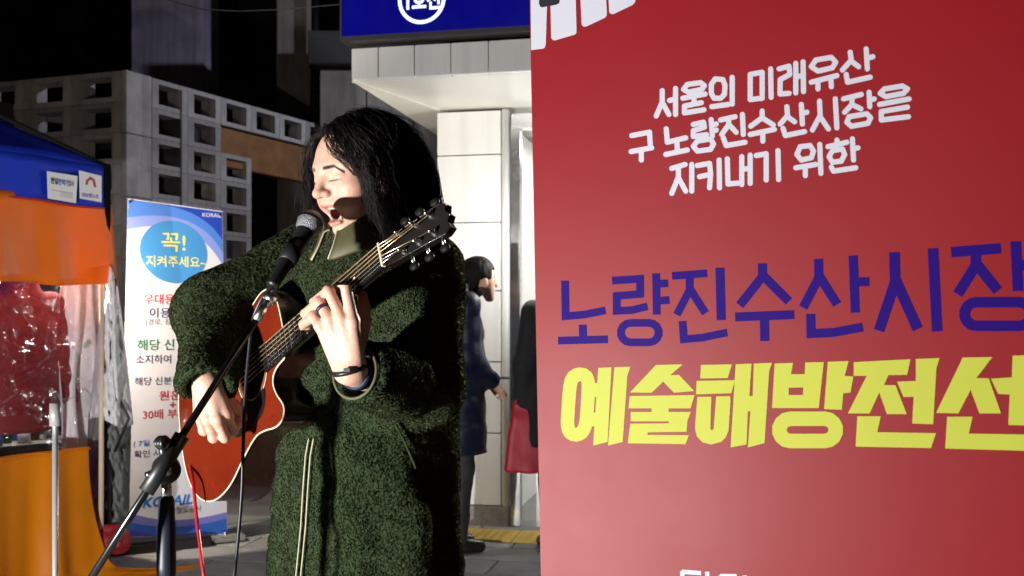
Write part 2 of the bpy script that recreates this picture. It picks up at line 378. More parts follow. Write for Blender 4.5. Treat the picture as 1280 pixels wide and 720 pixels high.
# ------------------------------------------------------------------ concrete block screen wall
HB = 3.74; C0 = Vector((-3.77, 10, 0)); RD = Vector((1.33, 2.73, 0)).normalized(); LD = Vector((-1.48, .5, 0)).normalized()
def block_mesh(w, h, d, fx, fz, name, mat):
    mb = MB(); a = w / 2; b = h / 2; oa = a - fx; ob = b - fz; V = []; ch = .006
    for y, s in ((-d / 2, 1), (d / 2, 1)):
        V += [(-a, y, -b), (a, y, -b), (a, y, b), (-a, y, b), (-oa, y, -ob), (oa, y, -ob), (oa, y, ob), (-oa, y, ob)]
    F = []
    for k in range(4):
        k2 = (k + 1) % 4
        F += [(k, k2, 4 + k2, 4 + k), (8 + k2, 8 + k, 12 + k, 12 + k2), (4 + k, 4 + k2, 12 + k2, 12 + k), (k2, k, 8 + k, 8 + k2)]
    me = bpy.data.meshes.new(name); me.from_pydata(V, [], F); me.materials.append(mat); me.update(); return me
PW = thing('block_wall', C0, 'grey screen wall of hollow concrete blocks with brown board', 'wall')
bm_r = block_mesh(.496, .298, .2, .085, .047, 'hollow_block', M['conc']); bm_l = block_mesh(.60, .298, .2, .11, .05, 'hollow_block', M['conc'])
def put(me, name, p, d, parent):
    o = bpy.data.objects.new(name, me); reg(o, parent); o.location = p - ORG[parent]; o.rotation_euler.z = math.atan2(d.y, d.x); return o
RN = Vector((RD.y, -RD.x, 0))
for r in range(12):
    z = HB - .15 - r * .302
    for c in range(9):
        if r >= 1 and c >= 3: continue
        if r == 1 and c >= 2: continue
        put(bm_r, 'hollow_block', C0 + RD * (.34 + .25 + c * .5) + Vector((0, 0, z)) - RN * .1, RD, PW)
    for c in range(5):
        put(bm_l, 'hollow_block', C0 + LD * (.05 + .3 + c * .605) + Vector((0, 0, z)) + Vector((-LD.y, LD.x, 0)) * -.1, LD, PW)
for r in range(6):
    MB().box(C0 + RD * .17 - RN * .1 + Vector((0, 0, HB - .3 - r * .62)), (.335, .2, .612), X=RD, bev=.006).build('corner_block', M['conc'], PW)
MB().box(C0 + RD * 2.95 - RN * .1 + Vector((0, 0, HB - .53)), (3.2, .12, .42), X=RD, bev=.006).build('board', M['rust'], PW)
MB().box(C0 + RD * 1.5 - RN * 1.4 + Vector((0, 0, 1.75)), (6.0, .05, 3.5), X=RD).build('dark_backing', M['dark'], PW)
MB().box(C0 + LD * 1.6 + RD * .75 + Vector((0, 0, 1.75)), (3.2, .05, 3.5), X=LD).build('dark_backing', M['dark'], PW)  # dark plane added behind the left openings so they read as shade
# buildings behind
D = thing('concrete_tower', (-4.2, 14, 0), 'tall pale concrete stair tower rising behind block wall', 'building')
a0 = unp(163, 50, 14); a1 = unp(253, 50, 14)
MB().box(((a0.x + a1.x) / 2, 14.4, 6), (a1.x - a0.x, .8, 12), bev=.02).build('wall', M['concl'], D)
D = thing('concrete_pier', (-3, 13.5, 0), 'grey concrete pier with black drain pipe behind singer', 'pier')
a0 = unp(345, 50, 13.5); a1 = unp(388, 50, 13.5)
MB().box(((a0.x + a1.x) / 2, 13.8, 5), (a1.x - a0.x, .6, 10), bev=.02).build('shaft', M['concd'], D)
MB().tube([unp(394, -60, 13.3), unp(394, 60, 13.3), unp(392, 150, 13.3), (unp(392, 150, 13.3).x, 13.3, 0)], .05, 10).build('drain_pipe', M['blackm'], D, True)
for z in (3.2, 4.6, 5.6): MB().lathe([(.0, -.03), (.07, -.03), (.07, .03), (0, .03)], (unp(393, 100, 13.3).x, 13.3, z), n=12).build('pipe_clamp', M['blackm'], D)
D = thing('retaining_wall', (-1.6, 12.6, 0), 'stained dark grey concrete wall behind station pillar', 'wall')
a0 = unp(398, 50, 12.6); a1 = unp(575, 50, 12.6)
for i in range(3):
    w = (a1.x - a0.x) / 3
    MB().box((a0.x + w * (i + .5), 12.8, 2.2), (w - .012, .3, 4.4), bev=.01).build('concrete_panel', M['concd'], D)
MB().box(((a0.x + a1.x) / 2, 12.7, 4.62), (a1.x - a0.x + .2, .5, .4), bev=.01).build('coping', M['dark'], D)
D = thing('dark_building', (-6, 17, 0), 'unlit dark building block far behind the tent', 'building')
MB().box((-7.5, 19, 7), (13, 2, 14)).build('wall', M['dark'], D)
for r in range(5):
    for c in range(7):
        MB().box((-13 + c * 1.6, 17.98, 4.4 + r * 1.7), (.9, .06, 1.1), bev=.01).build('window', M['blackm'], D)
dpl = Plane((-6, 17.85, 4), (1, 0, 0), (0, 0, 1))
MS = thing('shop_sign', unp(10, 10, 17.9), 'dim dark shop sign with grey letters above the tent', 'sign')
MB().box(dpl.hit(-25, -10, -.05), (2.1, .12, 1.05), bev=.01).build('sign_case', M['black'], MS)
dpl.text('lettering', '마', 15, 8, 34, M['concd'], MS, .03, base=-.004)
wp = [unp(150, -30, 9), unp(210, 0, 9.2), unp(255, 12, 9.5), unp(300, 14, 9.8), unp(350, 12, 10.2), unp(430, 5, 11), unp(520, -12, 12)]
tag(MB().tube(wp, .005, 6).build('overhead_wire', M['dark'], None, True), 'thin overhead wire strung across the dark upper background', 'wire')
# street lamp standing behind the station corner (lights the block wall and the tower)
SLP = Vector((1.3, 10.6, 0)); FL = thing('street_lamp', SLP, 'lit street lamp standing behind the station building', 'street lamp')
MB().tube([SLP, SLP + Vector((0, 0, 4.6)), SLP + Vector((-.15, .0, 4.85)), SLP + Vector((-.5, .0, 4.95))], .05, 12).build('post', M['blackm'], FL, True)
MB().box(SLP + Vector((-.7, 0, 4.94)), (.5, .2, .08), bev=.02).build('lamp_head', M['blackm'], FL)
MB().box(SLP + Vector((-.7, 0, 4.892)), (.4, .15, .012)).build('lens', lw, FL)
lamp('street_lamp_light', 'SPOT', SLP + Vector((-.7, 0, 4.86)), 380, (.9, .9, 1), C0 + RD * 1.6 + Vector((0, 0, 4.2)), .08, 85, .6)
# ================================================================== KORAIL rule banner
kl = unp(150, 672, 5.7); kr = unp(284, 668, 5.98); ktl = unp(160, 248, 5.7); ktr = unp(278, 264, 5.98)
KB = thing('rule_banner', ((kl.x + kr.x) / 2, (kl.y + kr.y) / 2, 0), 'white and blue standing information banner with Korean rules and oval', 'banner')
kp = Plane((kl + kr) / 2, Vector((kr.x - kl.x, kr.y - kl.y, 0)), (0, 0, 1))
def kq(pts, name, mat, base): return pieces_mesh(kp, name, [pts], mat, KSH, base)
M['kw'] = pm('banner_white', (.70, .72, .79), .45, var=.04, bump=.1, bscale=3)
KSH = MB().poly([kp.hit(*q) for q in ((150, 672), (284, 668), (278, 264), (160, 248))], -kp.n * .004).build('sheet', M['kw'], KB)
def bez(a, b, c, n=10): return [((1 - t) ** 2 * a[0] + 2 * t * (1 - t) * b[0] + t * t * c[0], (1 - t) ** 2 * a[1] + 2 * t * (1 - t) * b[1] + t * t * c[1]) for t in np.linspace(0, 1, n + 1)]
kq([(160.2, 249), (277.6, 265)] + bez((278.6, 332), (245, 268), (159, 287)), 'pale_swoosh', flat('k_pale', (128, 150, 225)), .0003)
kq([(160.3, 249.4), (277.5, 265.3)] + bez((278.4, 316), (248, 258), (159.6, 272)), 'mid_swoosh', flat('k_mid', (74, 128, 218)), .0005)
kq([(200, 255), (277.4, 265.6)] + bez((278.1, 300), (255, 263), (200, 255.4)), 'dark_swoosh', flat('k_dark', (28, 66, 180)), .0007)
kq([(217 + 42.5 * math.cos(t), 315 + 39 * math.sin(t) + 4 * math.cos(t)) for t in np.linspace(0, 2 * math.pi, 41)[:-1]], 'oval', flat('k_oval', (62, 140, 205)), .0005)
kq([(150.2, 671.4), (150.6, 636)] + bez((150.6, 636), (205, 662), (283.4, 640)) + [(283.9, 667.4)], 'lilac_wave', flat('k_lil', (120, 120, 200)), .0003)
kq([(150.3, 671)] + bez((150.6, 650), (215, 668), (283.5, 648)) + [(283.8, 667)], 'blue_wave', flat('k_blue2', (45, 95, 190)), .0005)
kq([(150.3, 670.7)] + bez((150.5, 660), (190, 672), (240, 668)), 'purple_wave', flat('k_pur', (72, 60, 170)), .0007)
yl = flat('k_yel', (228, 226, 90)); rd = flat('k_red', (185, 22, 52)); nv = flat('k_navy', (22, 30, 84)); bl = flat('k_txt', (38, 38, 60)); gr = flat('k_green', (10, 120, 80)); cb = flat('k_korail', (30, 110, 200)); wh = M['white']
for body, x, y, h, w, m, bo in (('꼭!', 217, 303, 23, 30, yl, .015), ('지켜주세요~', 221, 327, 14, 76, yl, .02), ('우대용', 199, 374, 13, 38, rd, .03), ('이용', 200, 391, 13, 26, nv, .03), ('(경로, 장', 198, 403, 9, 32, bl, 0),
        ('해당 신', 195, 431, 14, 46, gr, .035), ('소지하여', 192, 449, 11, 44, nv, .02), ('해당 신분증이', 202, 476, 10, 66, nv, .015), ('원운임', 219, 494, 12, 40, rd, .03), ('+', 216, 506, 7, 8, rd, .03), ('30배 부가운', 213, 517, 12, 68, rd, .02),
        ('( 7일 이내', 188, 554, 9, 42, cb, .015), ('확인 시', 184, 567, 9, 32, nv, .015), ('한국철도공사', 228, 637, 8, 48, bl, .005), ('KORAIL', 265, 269, 5, 24, wh, .03)):
    kp.text('lettering', body, x, y, h, m, KSH, bo * .45, w, .0011)
kp.text('logo_lettering', 'KORAIL', 211, 626, 13, cb, KSH, .03, 62, .0011, .25)
for x, y in ((163, 252), (275, 268), (154, 668), (280, 664)):
    MB().lathe([(0, .004), (.006, .004), (.008, 0)], kp.hit(x, y, .0014), kp.n, 10).build('grommet', M['black'], KSH)
cc = (kl + ktr) / 2 - kp.n * .04
arms = [(kp.hit(162, 250, -.012), kp.hit(282, 666, -.012)), (kp.hit(276, 266, -.012), kp.hit(152, 670, -.012))]
for p, q in arms:
    MB().tube([p - kp.n * .006, cc + (p - cc) * .1, q - kp.n * .006], .007, 8).build('support_arm', M['blackm'], KB, True)
MB().tube([cc, Vector((cc.x - kp.n.x * .35, cc.y - kp.n.y * .35, .01))], .008, 8).build('rear_leg', M['blackm'], KB, True)
kc = Vector(((kl.x + kr.x) / 2, (kl.y + kr.y) / 2, 0))
MB().box(kc + Vector((-.12, -.05, .04)), (.62, .3, .075), X=kp.ex, bev=.015).build('base_tray', M['black'], KB)
MB().box(kc + kp.ex * .3 + Vector((0, -.02, .035)), (.2, .14, .03), X=kp.ex, bev=.01).build('foot_plate', M['plinth'], KB)
MB().tube([kc + kp.ex * .3 + Vector((0, -.03, .04)), kp.hit(280, 664, .004)], .006, 8).build('tie', M['chrome'], KB, True)
# ================================================================== food-stall tent
K = Vector((-1.98, 5.0, 0)); TD = Vector((-.504, -.864, 0)); TB = Vector((-.864, .504, 0)); TN = Vector((.864, -.504, 0))
T = thing('market_tent', K, 'blue roofed market tent with orange curtains and clear plastic window', 'tent')
def cloth(name, rgb, rough=.55, trans=.25, var=.12):
    m = pm(name, lin(*rgb), rough, var=var, vscale=3, bump=.15, bscale=8, dist=.02)
    nt = m.node_tree; b = nt.nodes['Principled BSDF']; tr_ = nt.nodes.new('ShaderNodeBsdfTranslucent'); tr_.inputs[0].default_value = (*lin(*rgb), 1)
    mx = nt.nodes.new('ShaderNodeMixShader'); mx.inputs[0].default_value = trans
    nt.links.new(b.outputs[0], mx.inputs[1]); nt.links.new(tr_.outputs[0], mx.inputs[2]); nt.links.new(mx.outputs[0], nt.nodes['Material Output'].inputs[0]); return m
M['blue'] = cloth('blue_canvas', (8, 50, 190), .6, .1); M['orange'] = cloth('orange_vinyl', (238, 112, 16), .5, .10); M['orange_lit'] = cloth('lit_orange_vinyl', (255, 172, 18), .5, .58)  # lower curtain's yellower, brighter tone has the low light painted in
M['piping'] = pm('red_piping', (.35, .02, .03), .5)
def wall(s, z, off=0): return K + TD * s + Vector((0, 0, z)) + TN * off
pk = K + TD * 1.0 + TB * 1.0 + Vector((0, 0, 2.72)); cs = [K, K + TD * 2, K + TD * 2 + TB * 2, K + TB * 2]
for i in range(4):
    a, b = cs[i] + Vector((0, 0, 2.05)), cs[(i + 1) % 4] + Vector((0, 0, 2.05))
    def rf(u, v, a=a, b=b):
        p = a.lerp(b, u).lerp(pk, v); p.z -= .09 * math.sin(math.pi * v) * (.35 + .65 * math.sin(math.pi * u)); return p
    grid_sheet(rf, 10, 8, 'roof_panel', M['blue'], T, .003)
    out = ((a + b) / 2 - pk); out.z = 0; out.normalize()
    def vf(u, v, a=a, b=b, out=out, i=i):
        p = a.lerp(b, u); p.z -= v * (.205 + .006 * math.sin(u * 21)); return p + out * (.005 + .012 * v * math.sin(u * 14 + i) + .004 * math.sin(u * 40))
    grid_sheet(vf, 40, 5, 'valance', M['blue'], T, .003)
    MB().tube([vf(u, 1.0) for u in np.linspace(0, 1, 41)], .006, 6).build('piping', M['piping'], T, True)
    MB().tube([a, pk], .012, 8).build('roof_rib', M['blackm'], T)
for c in cs: MB().tube([c + Vector((0, 0, 0)), c + Vector((0, 0, 2.06))], .02, 10).build('pole', M['blackm'], T, True)
def fold(s, z, A=.016): return A * (math.sin(s * 23 + .6 * math.sin(z * 3)) * .6 + math.sin(s * 41 + z * 2) * .25 + math.sin(s * 9 + z) * .5)
grid_sheet(lambda u, v: wall(-.03 + 2.0 * u, 1.87 - .405 * v + .006 * math.sin(u * 30), .002 + .03 * v + fold(2 * u, v) * (.15 + .85 * v)), 90, 10, 'upper_curtain', M['orange'], T, .002)
def low(u, v):
    z = .70 * (1 - v); e = .127 - .10 * v ** 2.2 - (.62 * max(0, (v - .80) / .20) ** 1.8)
    s = e + (2.0 - e) * u ** 1.25
    return wall(s, max(.006, z * (1 if u > .02 else 1)), .03 + fold(s, z, .03) * (.4 + v) + .08 * v * v)
grid_sheet(low, 90, 24, 'lower_curtain', M['orange_lit'], T, .002)
# clear crumpled plastic
mpl = bpy.data.materials.new('clear_plastic'); mpl.use_nodes = True; nt = mpl.node_tree; nt.nodes.remove(nt.nodes['Principled BSDF'])
gl = nt.nodes.new('ShaderNodeBsdfGlossy'); gl.inputs['Roughness'].default_value = .06; gl.inputs[0].default_value = (.9, .9, .92, 1); tp = nt.nodes.new('ShaderNodeBsdfTransparent'); tp.inputs[0].default_value = (.93, .93, .94, 1)
df = nt.nodes.new('ShaderNodeBsdfTranslucent'); df.inputs[0].default_value = (.8, .8, .82, 1); dd = nt.nodes.new('ShaderNodeBsdfDiffuse'); dd.inputs[0].default_value = (.8, .8, .82, 1)
tcn = nt.nodes.new('ShaderNodeTexCoord'); nz = nt.nodes.new('ShaderNodeTexNoise'); nz.inputs['Scale'].default_value = 5; nz.inputs['Detail'].default_value = 3; nz.inputs['Distortion'].default_value = 1.2
bp = nt.nodes.new('ShaderNodeBump'); bp.inputs['Strength'].default_value = 1; bp.inputs['Distance'].default_value = .05
nt.links.new(tcn.outputs['Object'], nz.inputs['Vector']); nt.links.new(nz.outputs[0], bp.inputs['Height'])
for q in (gl, dd): nt.links.new(bp.outputs[0], q.inputs['Normal'])
m1 = nt.nodes.new('ShaderNodeMixShader'); m1.inputs[0].default_value = .14; m2 = nt.nodes.new('ShaderNodeMixShader'); m2.inputs[0].default_value = .24; m3 = nt.nodes.new('ShaderNodeMixShader'); m3.inputs[0].default_value = .5
nt.links.new(dd.outputs[0], m3.inputs[1]); nt.links.new(df.outputs[0], m3.inputs[2])
nt.links.new(gl.outputs[0], m1.inputs[1]); nt.links.new(m3.outputs[0], m1.inputs[2])
nz2 = nt.nodes.new('ShaderNodeTexNoise'); nz2.inputs['Scale'].default_value = 2.6; nz2.inputs['Detail'].default_value = 3; nz2.inputs['Distortion'].default_value = .6; nt.links.new(tcn.outputs['Object'], nz2.inputs['Vector'])
sb = nt.nodes.new('ShaderNodeMath'); sb.operation = 'SUBTRACT'; sb.inputs[1].default_value = .5; nt.links.new(nz2.outputs[0], sb.inputs[0]); ab = nt.nodes.new('ShaderNodeMath'); ab.operation = 'ABSOLUTE'; nt.links.new(sb.outputs[0], ab.inputs[0])
rg_ = nt.nodes.new('ShaderNodeMapRange'); rg_.inputs[1].default_value = 0; rg_.inputs[2].default_value = .012; rg_.inputs[3].default_value = .55; rg_.inputs[4].default_value = .06; nt.links.new(ab.outputs[0], rg_.inputs[0]); nt.links.new(rg_.outputs[0], m2.inputs[0])
nt.links.new(tp.outputs[0], m2.inputs[1]); nt.links.new(m1.outputs[0], m2.inputs[2]); nt.links.new(m2.outputs[0], nt.nodes['Material Output'].inputs[0])
_uv = np.array([[.06 + 1.9 * i / 130, 1.475 - .79 * j / 60, 0.] for i in range(131) for j in range(61)])
_ww = .02 * vnoise(_uv, 5, 1) + .012 * vnoise(_uv, 13, 2) + .006 * vnoise(_uv, 33, 3)
def win(u, v): return wall(.06 + 1.9 * u, 1.475 - .79 * v, .02 + float(_ww[round(u * 130) * 61 + round(v * 60)]))
grid_sheet(win, 130, 60, 'clear_window', mpl, T)
MB().tube([wall(.05, 1.47, .03), wall(.055, .1, .03)], .013, 8).build('window_edge_strip', pm('cream_tape', (.62, .5, .38), .5), T, True)
MB().tube([wall(.0, 1.5, .05), wall(.01, 1.1, .06), wall(.03, .8, .06)], .014, 8).build('tie_strap', M['black'], T, True)
MB().tube([wall(.02, 1.0, .06), wall(-.05, .82, .1), wall(.0, .66, .06)], .008, 6).build('tie_strap', M['black'], T, True)
MB().tube([wall(.127 + 1.8 * u, .69 + .004 * math.sin(u * 50), .04 + fold(.127 + 1.8 * u, .7, .012)) for u in np.linspace(0, 1, 60)], .006, 6).build('hem', M['orange_lit'], T, True)
# two notices on the valance
vp = Plane(wall(0, 1.94, .03), -TD, (0, 0, 1))
for crn, lab, nm in ((((59, 214), (97, 220), (95, 254), (60, 248)), 'white paper notice with Korean printed letters on the blue valance', 0), (((99, 213), (127, 220), (127, 253), (100, 248)), 'white paper notice with red arch emblem on the blue valance', 1)):
    t = thing('paper_notice', vp.hit(*crn[3]), lab, 'notice')
    MB().poly([vp.hit(*q) for q in crn], -vp.n * .002).build('sheet', M['paper'], t)
    if nm == 0:
        vp.text('lettering', '한일', 68, 226, 8, flat('ink', (25, 25, 45)), t, .03, 9); vp.text('lettering', '전략', 77, 227.5, 8, flat('ink_b', (40, 110, 200)), t, .03, 9); vp.text('lettering', '기업사', 87, 229, 8, flat('ink2', (60, 60, 80)), t, .02, 11)
        for k in range(4): pieces_mesh(vp, 'print_line', [[(64 + 11 * (k > 0), 237 + 2.5 * k), (91, 241 + 2 * k), (91, 241.7 + 2 * k), (64 + 11 * (k > 0), 237.7 + 2.5 * k)]], flat('ink3', (150, 150, 160)), t)
    else:
        arch = ribbon_quads([(108, 231), (109, 226), (113, 222.5), (117, 225), (119, 234)], 1.6); pieces_mesh(vp, 'arch_emblem', arch, flat('arch', (175, 60, 70)), t)
        vp.text('lettering', '대승행노조', 113, 244.5, 5.5, flat('ink_v', (110, 105, 190)), t, .02, 21)
# tent interior
tb = wall(.55, 0, -.6)
t = thing('counter_table', tb, 'dark counter table inside the tent behind the plastic', 'table')
MB().box(tb + Vector((0, 0, .66)), (1.5, .5, .04), X=TD, bev=.006).build('table_top', M['dark'], t)
for a in (-.7, .7):
    for b in (-.2, .2): MB().tube([tb + TD * a + TN * b, tb + TD * a + TN * b + Vector((0, 0, .65))], .018, 8).build('leg', M['chrome'], t)
bcol = [pm('bottle_green', (.02, .12, .05), .1, trans=.6, var=0), pm('bottle_brown', (.1, .03, .01), .1, trans=.4, var=0), pm('bottle_blue', (.03, .05, .3), .15, var=0), pm('bottle_clear', (.8, .8, .8), .1, trans=.5, var=0)]
bn = ['green', 'brown', 'blue', 'pale']
for i in range(12):
    p = wall(-.05 + i * .05, .682, -.5 - .07 * (i % 3)); h = .19 + .02 * (i % 4)
    o = MB().lathe([(0, 0), (.03, 0), (.032, .01), (.032, h * .55), (.012, h * .78), (.011, h), (0, h)], p, n=12).build('bottle', bcol[i % 4], None, True, L=p)
    tag(o, bn[i % 4] + ' bottle standing on the counter inside the tent', 'bottle', bn[i % 4] + ' bottles on the tent counter')
jp = wall(.22, 0, -.36)
def jac(P):
    q = P - np.array(jp, np.float32); l = q @ np.array(TD, np.float32); f = q @ np.array(TN, np.float32); z = P[:, 2]
    a = np.interp(z, [.75, .95, 1.25, 1.42, 1.5], [.19, .2, .2, .14, .06]).astype(np.float32)
    d = (np.sqrt((l / a) ** 2 + (f / .1) ** 2) - 1) * .1
    for s in (-1, 1): d = smin(d, cone(P, np.array(jp + TD * s * .17 + Vector((0, 0, 1.38))), np.array(jp + TD * s * .26 + Vector((0, 0, .9))), .07, .06), .04)
    d = np.maximum(d, .75 - z); return d + .014 * (1 - np.abs(np.sin(z * 26)) ** .5) + .003 * vnoise(P, 9, 4)
V, F = surface_nets(jac, jp + Vector((-.4, -.45, .7)), jp + Vector((.4, .45, 1.6)), .016)
t = thing('red_jacket', jp, 'red padded jacket hanging behind the clear plastic window', 'jacket')
mobj('shell', V, F, pm('red_nylon', (.17, .006, .010), .75, var=.05), t, True)
MB().tube([jp + Vector((0, 0, 1.5)), jp + Vector((0, 0, 1.9)), jp + Vector((.1, .2, 2.04))], .004, 6).build('hanger_hook', M['chrome'], t, True)
t = thing('hanging_bulb', wall(.12, 1.5, -.62), 'glowing bulb hanging inside the tent', 'lamp')
MB().lathe([(0, -.05), (.03, -.04), (.04, -.01), (.032, .02), (.016, .05), (.016, .08), (0, .08)], wall(.12, 1.5, -.62), n=16).build('bulb', pm('bulb_glow', (1, 1, 1), .5, var=0, emit=(1, .9, .75), estr=30), t, True)
MB().tube([wall(.12, 1.58, -.62), wall(.3, 2.25, -.75)], .005, 6).build('flex', M['black'], t, True)
lamp('bulb_light', 'POINT', wall(.12, 1.5, -.57), 175, (1, .86, .68), None, .04)
o = grid_sheet(lambda u, v: wall(-.26 + .3 * u, 1.75 - 1.2 * v, -.3 + .03 * math.sin(u * 19) + .02 * math.sin(u * 7 + v * 9)), 30, 30, 'white_sheet', pm('white_vinyl', (.6, .6, .62), .4, var=.1), None, .003)
tag(o, 'white vinyl sheet hanging inside the tent corner', 'sheet')
# ------------------------------------------------------------------ clutter between tent and banner
def bundle(name, lab, cat, segs, mat, ns, amp, freq, h=.014, seed=5):
    def f(P):
        d = None
        for a, b, ra, rb in segs:
            e = cone(P, a, b, ra, rb); d = e if d is None else smin(d, e, .05)
        n = vnoise(P * np.array([1, 1, .35], np.float32), freq, seed)
        return np.maximum(d + amp * np.abs(n) + amp * .5 * vnoise(P, freq * 2.6, seed + 1), .004 - P[:, 2])
    pts = np.array([s[i] for s in segs for i in (0, 1)]); R = max(max(s[2:]) for s in segs) + .05
    V, F = surface_nets(f, pts.min(0) - R, pts.max(0) + R, h)
    o = mobj(name, V, F, mat, None, True, L=Vector((pts[:, 0].mean(), pts[:, 1].mean(), 0))); tag(o, lab, cat); return o
c = lambda px, py, Y: np.array(unp(px, py, Y), np.float32)
def drape(name, lab, cat, top, bot, Y, mat, seed, amp):
    n1, n2 = 44, 60; uv = np.array([[a / n1 * 3.2, b / n2 * 5.5, seed * 3.1] for a in range(n1 + 1) for b in range(n2 + 1)])
    w_ = np.abs(vnoise(uv, 1.1, seed)) * 1.0 + np.abs(vnoise(uv, 2.3, seed + 1)) * .55 + .25 * vnoise(uv, 5.5, seed + 2)
    def fn(u, v):
        k = v ** .8; xl = top[0] + (bot[0] - top[0]) * k; xr = top[1] + (bot[1] - top[1]) * k; y = top[2] + (bot[2] - top[2]) * v
        d = float(w_[round(u * n1) * (n2 + 1) + round(v * n2)]) * amp
        return unp(xl + (xr - xl) * u, y + 6 * math.sin(u * 5 + seed), Y + .16 * (u - .5) ** 2 * 4 + d)
    o = grid_sheet(fn, n1, n2, name, mat, None, .004); return tag(o, lab, cat)
drape('white_tarp', 'crumpled white tarp hanging between tent and information banner', 'tarp', (136, 142, 335), (112, 166, 528), 4.9, pm('white_tarp', (.75, .75, .76), .4, var=.06, bump=.3, bscale=25), 4, .06)
drape('grey_blanket', 'grey cloth draped over a heap under the white tarp', 'blanket', (112, 164, 512), (106, 160, 668), 4.98, pm('grey_felt', (.16, .17, .16), .9, var=.2, bump=.4, bscale=80), 9, .06)
bundle('red_sack', 'red sack with pale blue patch beside the grey cloth', 'sack', [(c(131, 678, 4.97), c(149, 674, 4.95), .085, .075)], pm('red_sack', (.26, .012, .016), .55, var=.3, bump=.4, bscale=30), 1, .035, 12, seed=13)
# ------------------------------------------------------------------ chrome pole in front of the tent
b0 = unp(69, 517, 2.5); t = thing('chrome_stand', (b0.x, b0.y, 0), 'bare chrome telescopic stand pole in front of the orange curtain', 'stand')
MB().tube([(b0.x, b0.y, b0.z - .03), (b0.x, b0.y, b0.z + .025)], .0135, 16).build('collar', M['satin'], t, True)
MB().tube([(b0.x, b0.y, .02), (b0.x, b0.y, b0.z - .03)], .0072, 12).build('pole', M['satin'], t, True)
MB().lathe([(0, .0), (.14, .0), (.14, .012), (.03, .026), (.012, .03)], (b0.x, b0.y, 0), n=24).build('base', M['blackm'], t, True)
# ------------------------------------------------------------------ key floodlight on a stand
t = thing('stage_floodlight', (KEY.x, KEY.y, 0), 'LED floodlight on a black tripod stand facing the singer', 'floodlight')
ax = (Vector((-.35, 2.2, 1.2)) - KEY).normalized()
MB().box(KEY - ax * .12, (.3, .22, .07), X=ax.cross(Vector((0, 0, 1))), Z=ax, bev=.01).build('housing', M['blackm'], t)
MB().tube([(KEY.x, KEY.y, .2), KEY - ax * .14 - Vector((0, 0, .1))], .015, 10).build('pole', M['blackm'], t, True)
for k in range(3):
    a = k * 2.094 + .3; MB().tube([(KEY.x, KEY.y, .3), (KEY.x + .35 * math.cos(a), KEY.y + .35 * math.sin(a), .012)], .01, 8).build('leg', M['blackm'], t, True)
# ================================================================== SINGER
f32 = lambda v: np.array(v, np.float32)
BY = math.radians(35); BL = Vector((math.cos(BY), -math.sin(BY), 0)); BF = Vector((-math.sin(BY), -math.cos(BY), 0)); BC = Vector((-.305, 2.15, 0))
def bp3(l, f, z): return BC + BL * l + BF * f + Vector((0, 0, z))
# guitar frame
GH = Vector((-.528, 2.08, 1.195)); GD = Vector((.618, -.658, .43)).normalized()
_u0 = (Vector((0, 0, 1)) - GD * GD.z).normalized(); _n0 = GD.cross(_u0).normalized()
if _n0.y > 0: _n0 = -_n0
_th = math.radians(6); GU = (_u0 * math.cos(_th) - _n0 * math.sin(_th)).normalized(); GN = GD.cross(GU).normalized()
if GN.y > 0: GN = -GN
def gp(a, b, c=0.0): return GH + GD * a + GU * b + GN * c
SHR, SHL = bp3(-.185, .0, 1.425), bp3(.175, .0, 1.41)
ELR, WRR = Vector((-.625, 2.15, 1.325)), unp(258, 478, 2.0)
ELL, WRL = Vector((-.172, 2.0, 1.165)), unp(438, 464, 1.80)
HO = Vector((-.312, 2.10, 1.592)); HY_ = math.radians(46); hf = Vector((-math.sin(HY_), -math.cos(HY_), -.21)).normalized(); hl = hf.cross(Vector((0, 0, 1))).normalized() * -1
if hl.x < 0: hl = -hl
hu = hl.cross(hf).normalized()
if hu.z < 0: hu = -hu
HR = np.array([hl, hf, hu], np.float32)       # rows: left, forward, up
def hloc(P): return (P - f32(HO)) @ HR.T
def hw(x, y, z): return HO + hl * x + hf * y + hu * z
def fmap(Q):
    Q = Q.copy(); z = Q[:, 2]; Q[:, 2] = np.where(z < -.028, -.028 + (z + .028) / .84, z); return Q
